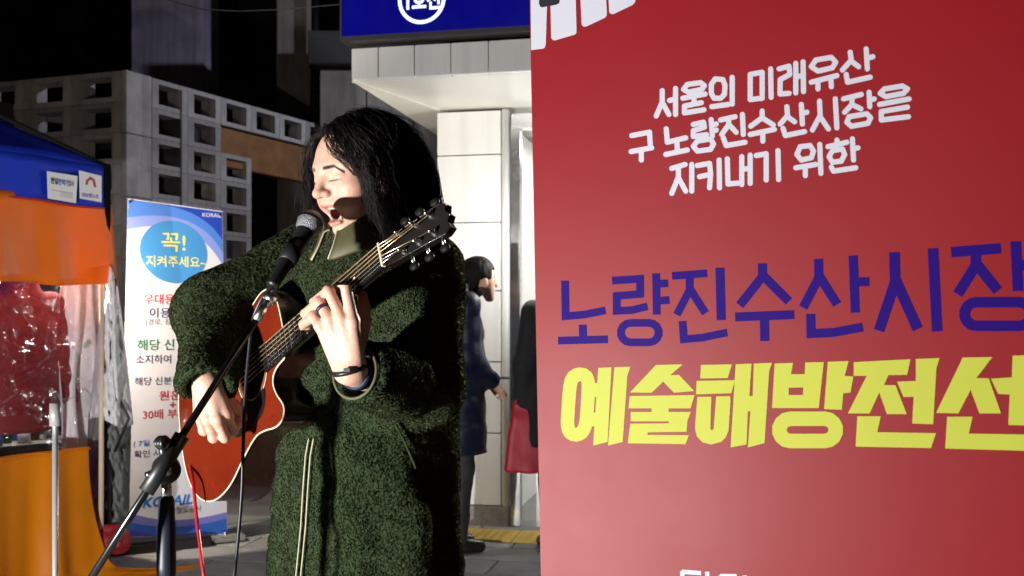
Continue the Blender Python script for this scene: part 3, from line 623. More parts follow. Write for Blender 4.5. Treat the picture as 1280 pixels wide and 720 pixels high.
def headsdf(Q):
    Q = fmap(Q); ax = np.abs(Q[:, 0]); S = Q.copy(); S[:, 0] = ax
    d = ell(S, (0, -.012, .04), (.077, .096, .080))
    d = smin(d, ell(S, (0, .03, -.01), (.064, .062, .085)), .03)
    d = smin(d, cone(S, (0, .045, -.05), (0, .056, -.104), .042, .020), .025)      # dropped jaw
    d = smin(d, cone(S, (.052, -.012, -.03), (.045, .012, -.075), .02, .018), .025)
    d = smin(d, cone(S, (.045, .012, -.075), (.008, .062, -.112), .018, .013), .022)
    d = smin(d, ell(S, (.046, .052, -.016), (.022, .026, .02)), .02)               # cheekbone
    d = smin(d, ell(S, (.036, .058, -.045), (.02, .02, .02)), .02)
    d = smin(d, cone(S, (.044, .066, .03), (.008, .082, .03), .009, .010), .016)   # brow
    d = smax(d, -ell(S, (.033, .101, .009), (.02, .017, .011)), .012)              # socket
    d = smin(d, ell(S, (.032, .070, .007), (.0165, .0145, .0125)), .006)           # closed lids
    d = smax(d, -ell(S, (.033, .0862, .0015), (.015, .004, .0011)), .002)          # lash crease
    d = smin(d, cone(S, (0, .086, .022), (0, .106, -.018), .0062, .010), .012)     # nose
    d = smin(d, ell(S, (0, .107, -.021), (.0115, .011, .0095)), .006)
    d = smin(d, ell(S, (.0135, .096, -.023), (.0085, .0105, .0075)), .006)
    d = smax(d, -ell(S, (.0075, .103, -.0305), (.0042, .006, .003)), .002)         # nostrils
    d = smin(d, ell(S, (0, .083, -.047), (.026, .014, .012)), .012)                # upper-lip mound
    d = smin(d, cone(S, (.019, .083, -.051), (0, .0925, -.0485), .0045, .006), .004)
    d = smin(d, cone(S, (.016, .078, -.092), (0, .0845, -.094), .005, .0075), .006)
    d = smax(d, -ell(S, (0, .092, -.070), (.0195, .04, .0165)), .005)              # open mouth
    d = smin(d, cone(S, (.016, .072, -.056), (0, .0815, -.0555), .004, .0045), .002) # upper teeth
    d = smin(d, ell(S, (.078, -.008, -.008), (.008, .02, .03)), .008)
    return d
NK0, NK1 = hw(0, -.03, -.06), bp3(0, .01, 1.40)
def headw(P):
    d = headsdf(hloc(P)); d = smin(d, cone(P, f32(NK0), f32(NK1), .052, .06), .022)
    d = smin(d, cone(P, f32(hw(.03, .0, -.07)), f32(bp3(.02, .09, 1.44)), .012, .012), .02)
    return d
def hand(P, wrist, arm, mcps, chains, thumb, scale=1.0):
    wc = f32(wrist); ms = [f32(m) for m in mcps]
    d = cone(P, f32(arm), wc, .034, .026)
    for i, m in enumerate(ms):
        d = smin(d, cone(P, wc + (m - sum(ms) / 4) * .45, m, .0165, .0112), .009)
    for i, ch in enumerate(chains):
        pts = [ms[i]] + [f32(p) for p in ch]; r = [.0108, .0098, .0088, .0078]; e = None
        for k in range(len(pts) - 1):
            q = cone(P, pts[k], pts[k + 1], r[k], r[k + 1]); e = q if e is None else smin(e, q, .003)
        e = smin(e, np.linalg.norm(P - pts[1], axis=1) - r[1] - .0009, .004); d = smin(d, np.linalg.norm(P - pts[0], axis=1) - .0118, .005)
        d = smin(d, e, .004)
    tp_ = [f32(p) for p in thumb]; e = None; r = [.016, .0125, .011, .009]
    for k in range(len(tp_) - 1):
        q = cone(P, tp_[k], tp_[k + 1], r[k], r[k + 1]); e = q if e is None else smin(e, q, .004)
    return smin(d, e, .010)
def onneck(px, up, out):           # a point over the fingerboard at a photo column
    k = (px - 640) / FPX; a = (k * GH.y - GH.x) / (GD.x - k * GD.y); return gp(a, up, out)
LM = [unp(441, 401, 1.775), unp(427, 397, 1.776), unp(412, 399, 1.785), unp(401, 407, 1.797)]
LCH = [[unp(431, 353, 1.775), onneck(428, .012, .022), onneck(428, .008, .012)],
       [unp(411, 364, 1.785), onneck(408, .006, .024), onneck(410, .0, .012)],
       [unp(399, 378, 1.80), onneck(396, .0, .024), onneck(398, -.004, .012)],
       [unp(392, 396, 1.812), onneck(388, -.012, .02), onneck(390, -.016, .012)]]
LTH = [unp(447, 430, 1.80), unp(455, 402, 1.81), unp(455, 384, 1.815), unp(453, 369, 1.825)]
lh = lambda P: hand(P, WRL, ELL.lerp(WRL, .6), LM, LCH, LTH)
RM = [unp(283, 517, 1.985), unp(272, 524, 1.975), unp(260, 524, 1.98), unp(249, 517, 1.995)]
RCH = [[unp(291, 538, 2.015), unp(298, 530, 2.04), unp(299, 521, 2.05)], [unp(281, 547, 2.0), unp(290, 541, 2.03), unp(292, 530, 2.045)],
       [unp(267, 547, 2.005), unp(277, 543, 2.035), unp(281, 532, 2.05)], [unp(255, 538, 2.015), unp(264, 537, 2.04), unp(270, 529, 2.05)]]
RTH = [unp(276, 496, 2.015), unp(291, 506, 2.03), unp(299, 514, 2.045), unp(304, 523, 2.055)]
rh = lambda P: hand(P, WRR, ELR.lerp(WRR, .6), RM, RCH, RTH)
def core(P):
    d = cone(P, f32(bp3(0, 0, 1.34)), f32(bp3(0, 0, 1.0)), .11, .12); d = smin(d, cone(P, f32(SHR), f32(SHL), .055, .055), .06)
    for s, e, w in ((SHR, ELR, WRR), (SHL, ELL, WRL)): d = smin(smin(d, cone(P, f32(s), f32(e), .045, .04), .03), cone(P, f32(e), f32(e.lerp(w, .8)), .036, .03), .02)
    for s in (-1, 1): d = smin(d, smin(cone(P, f32(bp3(s * .085, 0, .95)), f32(bp3(s * .09, .01, .5)), .075, .05), cone(P, f32(bp3(s * .09, .01, .5)), f32(bp3(s * .095, -.02, .09)), .05, .035), .03), .04)
    return d
parts = [(headw, HO + Vector((-.14, -.16, -.2)), HO + Vector((.14, .16, .16)), .0021), (lh, WRL + Vector((-.11, -.09, -.06)), WRL + Vector((.09, .12, .15)), .0022),
         (rh, WRR + Vector((-.07, -.07, -.13)), WRR + Vector((.12, .12, .06)), .0022), (core, (-.8, 1.7, .02), (.1, 2.5, 1.5), .016)]
SV = []; SF = []; n0 = 0
for fn, lo, hi, h in parts:
    V, F = surface_nets(fn, lo, hi, h); SV.append(V); SF.append(F + n0); n0 += len(V)
nh = len(SV[0]); SV = np.concatenate(SV); SF = np.concatenate(SF)
skin = f32((.66, .40, .30)); C_ = np.tile(skin, (len(SV), 1))
Q = fmap(hloc(SV[:nh])); ax_ = np.abs(Q[:, 0])
def blend(mask, col, idx=None):
    m = np.clip(mask, 0, 1)[:, None]; C_[:nh] = C_[:nh] * (1 - m) + f32(col) * m
sm_ = lambda x, a, b: np.clip((x - a) / (b - a), 0, 1)
vn = vnoise(SV[:nh], 60, 3)
blend(.35 * np.exp(-((ax_ - .045) / .022) ** 2 - ((Q[:, 2] + .025) / .022) ** 2) * (Q[:, 1] > .03), (.66, .27, .2))       # cheeks
blend(.3 * np.exp(-((ax_) / .014) ** 2 - ((Q[:, 2] + .022) / .012) ** 2) * (Q[:, 1] > .09), (.62, .26, .19))
brow = np.exp(-((Q[:, 2] - (.0275 + .05 * (ax_ - .018) - 1.1 * np.maximum(ax_ - .038, 0))) / .0040) ** 4) * (ax_ > .012) * (ax_ < .052) * (Q[:, 1] > .04)
blend(.86 * brow * (1 + .35 * vn), (.025, .018, .015))
lash = np.exp(-((Q[:, 2] - (.0012 + .00002)) / .0016) ** 2) * (ax_ > .017) * (ax_ < .047) * (Q[:, 1] > .06); blend(.92 * lash, (.03, .02, .018))
lip = (Q[:, 1] > .076) * (ax_ < .022) * np.maximum(np.exp(-((Q[:, 2] + .0505) / .0045) ** 4), np.exp(-((Q[:, 2] + .0925) / .006) ** 4)); blend(.8 * lip, (.42, .13, .11))
inm = (Q[:, 1] < .0745) * (Q[:, 1] > .02) * (ax_ < .021) * (Q[:, 2] < -.053) * (Q[:, 2] > -.088); blend(inm.astype(np.float32), (.05, .01, .01))
tth = (Q[:, 1] < .0865) * (Q[:, 1] > .068) * (ax_ < .018) * (Q[:, 2] < -.052) * (Q[:, 2] > -.061); blend(.8 * tth, (.7, .66, .58))
def colattr(o, C):
    ca = o.data.color_attributes.new('Col', 'FLOAT_COLOR', 'POINT'); ca.data.foreach_set('color', np.concatenate([C, np.ones((len(C), 1))], 1).astype(np.float32).ravel())
M['skin'] = pm('skin', (.6, .35, .25), .48, var=.13, vscale=70, bump=.35, bscale=420, dist=.002, sss=.12, attr='Col')
PR = thing('person', (BC.x, BC.y, 0), 'long-haired singer in dark green fleece coat strumming a red guitar', 'person')
for _pts in (LM + [c[0] for c in LCH] + [LTH[1], LTH[3]], RM + [c[0] for c in RCH] + [RTH[1], RTH[3]]):
    for _p in _pts:
        _m = (.45 * np.exp(-(np.linalg.norm(SV - f32(_p), axis=1) / .011) ** 2))[:, None]; C_ = C_ * (1 - _m) + f32((.60, .24, .18)) * _m
bo = mobj('body', SV, SF, M['skin'], PR, True); colattr(bo, C_)
# nails
mb = MB()
for ch, mc in zip(LCH[:3], LM): pass
# ------------------------------------------------------------------ coat
zk = [.40, .55, .8, 1.0, 1.2, 1.36, 1.43, 1.49, 1.55]; ak = [.235, .232, .222, .212, .205, .20, .16, .095, .06]; fk = [.185, .182, .172, .16, .155, .14, .115, .085, .06]
def coatsdf(P, detail=True):
    q = P - f32(BC); l = q @ f32(BL); f = q @ f32(BF); z = P[:, 2]
    a = np.interp(z, zk, ak).astype(np.float32); b = np.interp(z, zk, fk).astype(np.float32)
    d = (np.sqrt((l / a) ** 2 + (f / b) ** 2) - 1) * np.minimum(a, b)
    n1 = vnoise(P * f32((1, 1, .45)), 9, 21) if detail else 0
    for s, e, w, rs, ct in ((SHR, ELR, WRR, (.084, .078, .058), 1.10), (SHL, ELL, WRL, (.070, .078, .062), .95)):
        ww = e.lerp(w, ct + .05); arm = smin(cone(P, f32(s), f32(e), rs[0], rs[1]), cone(P, f32(e), f32(ww), rs[1], rs[2]), .03)
        ad = (w - e).normalized(); cutp = e.lerp(w, ct)
        t = (P - f32(cutp)) @ f32(ad); near = np.linalg.norm(P - f32(cutp), axis=1) < .11
        arm = np.where(near, smax(arm, t, .012), arm)
        arm = np.where(near, smax(arm, -cone(P, f32(e.lerp(w, ct - .25)), f32(e.lerp(w, ct + .27)), .033, .047), .01), arm)
        d = smin(d, arm, .045)
    if detail:
        d = d + .011 * n1 + .009 * np.abs(vnoise(P * f32((1, 1, 1.7)), 11, 31)) + .003 * vnoise(P, 22, 5)
        sw = np.exp(-((z - .62) / .35) ** 2); ang = np.arctan2(l, f); d = d + .008 * sw * np.sin(ang * 9 + 2 * n1)
    d = np.maximum(d, .40 - z)
    nk = cone(P, f32(NK0), f32(NK1), .066, .066); d = smax(d, -nk, .01)
    return d
V, F = surface_nets(coatsdf, (-.82, 1.62, .36), (.02, 2.48, 1.56), .0065)
M['fleece'] = pm('green_fleece', (.042, .066, .029), .95, spec=.1, var=.14, vscale=40, bump=.3, bscale=150, dist=.012, sheen=.4)
_nt = M['fleece'].node_tree; _tr = _nt.nodes.new('ShaderNodeBsdfTranslucent'); _tr.inputs[0].default_value = (.06, .09, .04, 1); _mx = _nt.nodes.new('ShaderNodeMixShader'); _mx.inputs[0].default_value = .3
_nt.links.new(_nt.nodes['Principled BSDF'].outputs[0], _mx.inputs[1]); _nt.links.new(_tr.outputs[0], _mx.inputs[2]); _nt.links.new(_mx.outputs[0], _nt.nodes['Material Output'].inputs[0])
coat = mobj('coat', V, F, M['fleece'], PR, True)
coat['label'] = 'dark green fleece coat reaching below the knees'
# fleece pile: small curled tufts
Tq = np.concatenate([F[:, :3], F[:, [0, 2, 3]]]); A, Bv, Cv = V[Tq[:, 0]], V[Tq[:, 1]], V[Tq[:, 2]]; N = np.cross(Bv - A, Cv - A); ar = np.linalg.norm(N, axis=1); keep = (A[:, 2] > .6) & (ar > 1e-12)
A, Bv, Cv, N, ar = A[keep], Bv[keep], Cv[keep], N[keep], ar[keep]; N /= ar[:, None]
NT = 190000; pick = RNG.choice(len(A), NT, p=ar / ar.sum()); r1 = np.sqrt(RNG.random(NT)); r2 = RNG.random(NT)
p = A[pick] * (1 - r1)[:, None] + Bv[pick] * (r1 * (1 - r2))[:, None] + Cv[pick] * (r1 * r2)[:, None]; nn = N[pick]
t1 = np.cross(nn, RNG.normal(size=(NT, 3))); t1 /= np.linalg.norm(t1, axis=1)[:, None]; t2 = np.cross(nn, t1)
hgt = RNG.uniform(.0012, .0028, NT)[:, None]; rad = RNG.uniform(.0018, .0034, NT)[:, None]
clump = vnoise(p, 70, 8)[:, None]; hgt = hgt * (1 + .35 * clump)
base = [p + (t1 * math.cos(k * 2.094) + t2 * math.sin(k * 2.094)) * rad - nn * .001 for k in range(3)]
mid = p + nn * hgt * .8 + t1 * rad * 1.2; tip = p + nn * hgt * .75 + t1 * rad * 2.6 - t2 * rad * .8
PV = np.stack(base + [mid, tip], 1).reshape(-1, 3); o_ = (np.arange(NT) * 5)[:, None]
PF = np.concatenate([o_ + f for f in ([0, 1, 3], [1, 2, 3], [2, 0, 3], [0, 3, 4], [3, 1, 4])])
pile = mobj('fleece_pile', PV, PF, M['fleece'], coat, True); pile['kind'] = 'stuff'
def march(px, py, lift=0.0, y0=1.5, y1=2.5):
    Y = np.linspace(y0, y1, 700); P = np.stack([(px - 640) / FPX * Y, Y, CAMZ + (HY - py) / FPX * Y], 1).astype(np.float32)
    d = coatsdf(P) - lift; k = np.argmax(d < 0); return Vector(P[k].tolist())
M['pip'] = pm('pale_piping', (.42, .40, .27), .6, var=.1); M['lining'] = pm('olive_lining', (.085, .082, .035), .6, var=.15, vscale=20)
def seam(name, pts, r, mat, lift=.006, n=8):
    P = []
    for i in range(len(pts) - 1):
        for t in np.linspace(0, 1, n, endpoint=False): P.append(march(pts[i][0] + (pts[i + 1][0] - pts[i][0]) * t, pts[i][1] + (pts[i + 1][1] - pts[i][1]) * t, lift))
    P.append(march(*pts[-1], lift)); return MB().tube(P, r, 6).build(name, mat, coat, True)
zl = [(386, 548), (382, 570), (379, 610), (376, 660), (370, 720), (364, 800)]
seam('zip_edge', zl, .0018, M['pip']); seam('zip_edge', [(x + 6, y) for x, y in zl], .0018, M['pip'])
seam('pocket_edge', [(494, 530), (505, 550), (520, 585)], .0025, M['fleece']); 
# cuff binding
for e, w, r in ((ELL, WRL, .047),):
    ad = (w - e).normalized(); c0 = e.lerp(w, .945); u = ad.orthogonal().normalized(); v = ad.cross(u)
    MB().tube([c0 + (u * math.cos(t) + v * math.sin(t)) * r for t in np.linspace(0, 2 * math.pi, 33)[:-1]], .003, 8, closed=True).build('cuff_binding', M['lining'], coat, True)
# collar: stand-up ring, open at the front, folded outward
pr = [(.064, -.03), (.066, .02), (.070, .055), (.078, .063), (.087, .055), (.098, .02), (.112, -.012), (.106, -.018), (.09, .01), (.078, .03)]
th = np.linspace(math.radians(14), math.radians(346), 49); CV = []; CF = []; m_ = len(pr)
cc0 = (HO + hf * -.03 + Vector((0, 0, -.155))).lerp(bp3(0, .0, 1.46), .55); cc0.z = 1.463
CFW = Vector((hf.x, hf.y, 0)).normalized(); CLW = Vector((-CFW.y, CFW.x, 0))
for i, t in enumerate(th):
    fr = math.cos(t); drop = -.035 * max(0, fr) ** 3
    for r, z in pr: CV.append(cc0 + (CFW * math.cos(t) + CLW * math.sin(t)) * (r * 1.06 + .006 * max(0, fr)) + Vector((0, 0, z * (1 - .15 * max(0, fr)) + drop)))
for i in range(len(th) - 1):
    for k in range(m_): CF.append((i * m_ + k, i * m_ + (k + 1) % m_, (i + 1) * m_ + (k + 1) % m_, (i + 1) * m_ + k))
CF += [tuple(range(m_)), tuple((len(th) - 1) * m_ + k for k in reversed(range(m_)))]
col_ = mobj('collar', CV, CF, M['lining'], coat, True)
for e in (0, len(th) - 1): MB().tube([CV[e * m_ + k] for k in (0, 1, 2, 3, 4, 5, 6)], .0022, 6).build('collar_zip', M['pip'], coat, True)
# trousers and shoes
def leg_sdf(P):
    d = None
    for s in (-1, 1):
        e = smin(cone(P, f32(bp3(s * .085, 0, .8)), f32(bp3(s * .09, .01, .48)), .088, .068), cone(P, f32(bp3(s * .09, .01, .48)), f32(bp3(s * .095, -.02, .05)), .068, .055), .03)
        d = e if d is None else np.minimum(d, e)
    return np.maximum(d + .006 * vnoise(P, 16, 2), .04 - P[:, 2])
V, F = surface_nets(leg_sdf, (-.62, 1.9, .0), (.0, 2.4, .9), .015); mobj('trousers', V, F, pm('black_denim', (.02, .02, .024), .8), PR, True)
def shoe_mesh(ankle, fw, name, mat, parent, L=.27):
    a = Vector(ankle); fw = Vector(fw).normalized()
    def f(P):
        d = cone(P, f32(a + Vector((0, 0, .055)) - fw * .05), f32(a + fw * (L - .11) + Vector((0, 0, .032))), .048, .036); d = smin(d, cone(P, f32(a + Vector((0, 0, .05))), f32(a + Vector((0, 0, .11))), .045, .045), .03)
        return np.maximum(d, .004 - P[:, 2])
    V, F = surface_nets(f, a + Vector((-.3, -.3, -.01)), a + Vector((.3, .3, .17)), .01); return mobj(name, V, F, mat, parent, True)
for s in (-1, 1): shoe_mesh(Vector(bp3(s * .095, -.02, 0)), BF, 'shoe', M['black'], PR)
# watch, bracelet, ring
def band(name, c0, ad, r, w, mat, parent, sq=.85):
    u = Vector(ad).orthogonal().normalized(); v = Vector(ad).normalized().cross(u); ad = Vector(ad).normalized(); mb = MB(); n = 28; V = []; F = []
    for k in range(n):
        t = 2 * math.pi * k / n; o = (u * math.cos(t) + v * math.sin(t) * sq)
        V += [c0 + o * r - ad * w, c0 + o * (r + .003) - ad * w, c0 + o * (r + .003) + ad * w, c0 + o * r + ad * w]
    for k in range(n):
        for j in range(4): F.append((k * 4 + j, k * 4 + (j + 1) % 4, ((k + 1) % n) * 4 + (j + 1) % 4, ((k + 1) % n) * 4 + j))
    return mobj(name, V, F, mat, parent, True)
aL = (WRL - ELL).normalized(); hd = (sum((Vector(m) for m in LM), Vector()) / 4 - WRL).normalized()
band('bracelet', WRL + hd * .004, hd, .029, .004, M['black'], PR, 1); wt = band('watch', WRL - aL * .02, aL, .028, .009, flat('watch_blue', (30, 45, 80)), PR, 1)
MB().box(WRL + hd * .004 - Vector((0, .031, 0)), (.012, .004, .007), bev=.001).build('bracelet_bead', M['chrome2'], PR)
rg = Vector(LM[2]).lerp(LCH[2][0], .62); band('finger_ring', rg, (LCH[2][0] - Vector(LM[2])), .0104, .0028, flat('ring_dark', (40, 40, 70)), PR, 1)
# ------------------------------------------------------------------ hair
HV = []; HF = []
def cap(P):
    q = hloc(P); S = q.copy(); d = ell(S, (0, -.012, .043), (.086, .103, .087))
    d = smin(d, cone(S, (.05, -.06, -.02), (.045, -.07, -.11), .035, .03), .04); d = smin(d, cone(S, (-.05, -.06, -.02), (-.045, -.07, -.11), .035, .03), .04)
    d = d + .006 * vnoise(P * f32((1, 1, .4)), 40, 3)
    wv = .006 + np.clip(.118 - S[:, 2], 0, .09) * .95; wv = np.minimum(wv, .068)
    face = np.maximum(np.maximum(np.abs(S[:, 0] + .012) - wv, .035 - S[:, 1]), S[:, 2] - .122)
    return smax(d, -face, .006)
V, F = surface_nets(cap, HO + Vector((-.19, -.19, -.2)), HO + Vector((.19, .19, .2)), .005); HV.append(V); HF += F.tolist(); nv_ = len(V)
NS = 8500; PART = -.012
cR = f32((.080, .100, .083)); cC = f32((0, -.014, .042))
root = RNG.normal(size=(NS, 3)).astype(np.float32); root /= np.linalg.norm(root, axis=1)[:, None]
root = root[(root[:, 2] > -.25) & ~((root[:, 1] > .45) & (root[:, 2] < .62))]; NS = len(root)
p = cC + root * cR; side = np.where(p[:, 0] > PART, 1., -1.).astype(np.float32)
dirv = np.stack([side * .9, np.where(p[:, 1] > .02, .35, -.45), np.full(NS, .02)], 1).astype(np.float32); dirv += RNG.normal(size=(NS, 3)) * .22
lock = (root @ RNG.normal(size=(3, 3)).astype(np.float32) * 7); lockid = (np.floor(lock[:, 0]) * 31 + np.floor(lock[:, 1]) * 7 + np.floor(lock[:, 2])).astype(int) % 211
lkA = RNG.random((211, 4)) * 6.28; lkO = RNG.random(211)
fly = RNG.random(NS) < .16
off = (1.02 + fly * RNG.random(NS) * .12 + (.5 * RNG.random(NS) ** 1.4 + .5 * lkO[lockid]) * np.where(side > 0, .21, .10)).astype(np.float32); ln = RNG.uniform(.85, 1.15, NS); ph = RNG.random((NS, 2)) * 6.28
steps = 17; path = [p.copy()]; st_ = (.0158 * ln)[:, None].astype(np.float32)
for k in range(steps):
    g_ = f32((0, -.05, -1)); dirv = dirv * .74 + g_ * .30; dirv /= np.linalg.norm(dirv, axis=1)[:, None]
    p = p + dirv * st_
    e = (p - cC) / (cR * off[:, None]); r = np.linalg.norm(e, axis=1); ins = r < 1
    p = np.where(ins[:, None], cC + e / r[:, None] * cR * off[:, None], p)
    w = np.where(lkO[lockid] > .88, .45, 1) * np.minimum(.004 + np.clip(.125 - p[:, 2], 0, .12) * .86, .068 + .012 * (off - 1) * 8)
    fr = (p[:, 1] > .02) & (p[:, 2] < .125); x_ = p[:, 0] - PART * 1.0
    p[:, 0] = np.where(fr & (np.abs(x_) < w), PART + np.sign(side) * w, p[:, 0])
    am = (.0030 + .0125 * (k / steps)) * np.where(fly, 1.5, 1)
    p[:, 0] += am * np.sin(k * .75 + lkA[lockid, 0]) + .0012 * np.sin(k * .9 + ph[:, 0]) + side * .0012 * (k / steps) ** 2
    p[:, 1] += am * np.cos(k * .62 + lkA[lockid, 1]) + .0012 * np.cos(k * .8 + ph[:, 1]) - .0006 * (k / steps)
    low_ = p[:, 2] < -.05
    rad_ = np.hypot(p[:, 0], p[:, 1] + .03); sc_ = np.where(low_ & (rad_ < .068), .068 / np.maximum(rad_, 1e-4), 1)
    p[:, 0] *= sc_; p[:, 1] = (p[:, 1] + .03) * sc_ - .03
    p[:, 1] = np.where((side > 0) & (p[:, 2] < .07), np.minimum(p[:, 1], .036 + .022 * lkO[lockid] + .9 * np.maximum(p[:, 2] + .0, 0)), p[:, 1])
    p[:, 0] = np.clip(p[:, 0], -.094 - .006 * lkO[lockid], .100 + .012 * lkO[lockid]); p[:, 1] = np.maximum(p[:, 1], -.106 - .012 * lkO[lockid])
    path.append(p.copy())
path = np.stack(path, 1)                                    # NS, K, 3 local
HRi = HR
pw = path @ HRi + f32(HO); Kk = pw.shape[1]
tang = np.gradient(pw, axis=1); tang /= np.linalg.norm(tang, axis=2)[..., None] + 1e-9
s1 = np.cross(tang, f32((.3, .5, .8))); s1 /= np.linalg.norm(s1, axis=2)[..., None] + 1e-9; s2 = np.cross(tang, s1)
rd_ = ((RNG.uniform(.0004, .00085, NS) * np.where(fly, .45, 1))[:, None] * np.linspace(1, .25, Kk)[None, :])[..., None]
ring3 = np.stack([pw + (s1 * math.cos(a) + s2 * math.sin(a)) * rd_ for a in (0, 2.094, 4.189)], 2).reshape(-1, 3)
bi = (np.arange(NS)[:, None] * Kk + np.arange(Kk - 1)[None, :]).ravel() * 3
q_ = np.concatenate([np.stack([bi + a, bi + (a + 1) % 3, bi + 3 + (a + 1) % 3, bi + 3 + a], 1) for a in range(3)]) + nv_
HV.append(ring3)
M['hair'] = pm('black_hair', (.010, .008, .008), .5, var=.2, vscale=40, spec=.25)
hair = mobj('hair', np.concatenate(HV), HF + q_.tolist(), M['hair'], PR, True)
# ================================================================== GUITAR
G = thing('acoustic_guitar', gp(-.3, 0, -.05), 'red acoustic cutaway guitar with pale binding held by the singer', 'guitar')
bass = [(-.36, 0), (-.356, .07), (-.335, .13), (-.29, .178), (-.225, .2), (-.15, .192), (-.08, .155), (-.02, .13), (.03, .131), (.075, .144), (.112, .135), (.134, .1), (.14, .05), (.14, .028)]
treb = [(.14, -.028), (.105, -.03), (.08, -.04), (.073, -.06), (.082, -.085), (.1, -.108), (.104, -.125), (.09, -.142), (.06, -.145), (.02, -.134), (-.02, -.13), (-.08, -.155), (-.15, -.192), (-.225, -.2), (-.29, -.178), (-.335, -.13), (-.356, -.07)]
ol = bass + treb
def smooth_closed(P, it=2):
    for _ in range(it):
        Q = []
        for i in range(len(P)):
            a, b = P[i], P[(i + 1) % len(P)]; Q += [(a[0] * .75 + b[0] * .25, a[1] * .75 + b[1] * .25), (a[0] * .25 + b[0] * .75, a[1] * .25 + b[1] * .75)]
        P = Q
    return P
ol = smooth_closed(ol)
DEP = .1
M['gtop'] = pm('red_guitar_top', (.155, .016, .005), .16, var=.3, vscale=5, coat=.6)
M['gside'] = pm('dark_guitar_side', (.022, .008, .006), .22, var=.2, coat=.4)
M['cream'] = pm('cream_binding', (.78, .70, .5), .4, var=.05); M['ebony'] = pm('ebony', (.008, .007, .006), .5, spec=.12); M['brass'] = pm('string_bronze', (.85, .62, .36), .28, .85, var=.05)
sdm = MB(); n = len(ol)
V = [gp(a, b, -.003) for a, b in ol] + [gp(a, b, -DEP) for a, b in ol]; sdm.add(V, [(i, (i + 1) % n, n + (i + 1) % n, n + i) for i in range(n)])
o = sdm.build('rib_side', M['gside'], G, True)
MB().poly([gp(a, b, -DEP) for a, b in ol]).build('back', M['gside'], G)
hole = [(.051 * math.cos(t), .051 * math.sin(t)) for t in np.linspace(0, 2 * math.pi, 33)[:-1]]
tf = tessellate_polygon([[Vector((a, b, 0)) for a, b in ol], [Vector((a, b, 0)) for a, b in reversed(hole)]])
allp = ol + list(reversed(hole)); mobj('top', [gp(a, b) for a, b in allp], [tuple(t) for t in tf], M['gtop'], G)
mobj('sound_hole', [gp(a, b, -.001) for a, b in hole] + [gp(a, b, -.05) for a, b in hole], [(i, (i + 1) % 32, 32 + (i + 1) % 32, 32 + i) for i in range(32)] + [tuple(range(32, 64))], M['ebony'], G)
MB().tube([gp(a, b, -.001) for a, b in ol], .0019, 6, closed=True).build('binding', M['cream'], G, True)
MB().tube([gp(a, b, -DEP + .001) for a, b in ol], .0024, 6, closed=True).build('binding', M['ebony'], G, True)
for r0, r1, mt in ((.056, .0605, 'brass'), (.0625, .0645, 'cream')):
    mobj('rosette', [gp(r * math.cos(t), r * math.sin(t), .0007) for r in (r0, r1) for t in np.linspace(0, 2 * math.pi, 41)[:-1]], [(i, (i + 1) % 40, 40 + (i + 1) % 40, 40 + i) for i in range(40)], M[mt], G)
pgp = smooth_closed([(.05, -.045), (.03, -.1), (-.03, -.112), (-.1, -.11), (-.115, -.08), (-.07, -.06), (-.055, -.03), (-.03, -.052), (.0, -.066)], 2)
MB().poly([gp(a, b, .0014) for a, b in pgp], -GN * .001).build('pickguard', M['ebony'], G)
MB().box(gp(-.15, 0, .005), (.03, .15, .009), X=GD, Z=GN, bev=.002).build('bridge', M['ebony'], G); MB().box(gp(-.148, 0, .0105), (.003, .075, .004), X=GD, Z=GN).build('saddle', M['cream'], G)
NUT = .5
FB = MB().add([gp(a, b, c) for a, w_, c0, c1 in ((.06, .028, .001, .0065), (NUT, .0225, .001, .0065)) for b, c in ((-w_, c0), (w_, c0), (w_, c1), (-w_, c1))], [(0, 1, 5, 4), (1, 2, 6, 5), (2, 3, 7, 6), (3, 0, 4, 7), (3, 2, 1, 0), (4, 5, 6, 7)]).build('fingerboard', M['ebony'], G)
nk_ = MB(); V = []; F = []
for a, w_, dp in ((.06, .028, .06), (.13, .027, .05), (.165, .0265, .026), (.3, .025, .021), (NUT - .02, .023, .019), (NUT + .012, .0225, .017)):
    for t in np.linspace(0, math.pi, 9): V.append(gp(a, w_ * math.cos(t), .0005 - dp * math.sin(t)))
for i in range(5):
    for k in range(8): F.append((i * 9 + k, i * 9 + k + 1, (i + 1) * 9 + k + 1, (i + 1) * 9 + k))
mobj('neck', V, F, M['gside'], G, True)
for k in range(1, 19):
    a = NUT - .65 * (1 - 2 ** (-k / 12)); w_ = .0225 + (.028 - .0225) * (NUT - a) / .44
    if a > .07: MB().tube([gp(a, -w_, .0068), gp(a, w_, .0068)], .0011, 6).build('fret', M['chrome2'], FB)
for k in (3, 5, 7, 9):
    a = NUT - .65 * (1 - (2 ** (-k / 12) + 2 ** (-(k - 1) / 12)) / 2); MB().lathe([(0, .0004), (.003, .0003), (.003, 0)], gp(a, 0, .0066), GN, 12).build('fret_dot', M['cream'], FB)
MB().box(gp(NUT + .002, 0, .006), (.005, .046, .009), X=GD, Z=GN, bev=.001).build('nut', M['cream'], G)
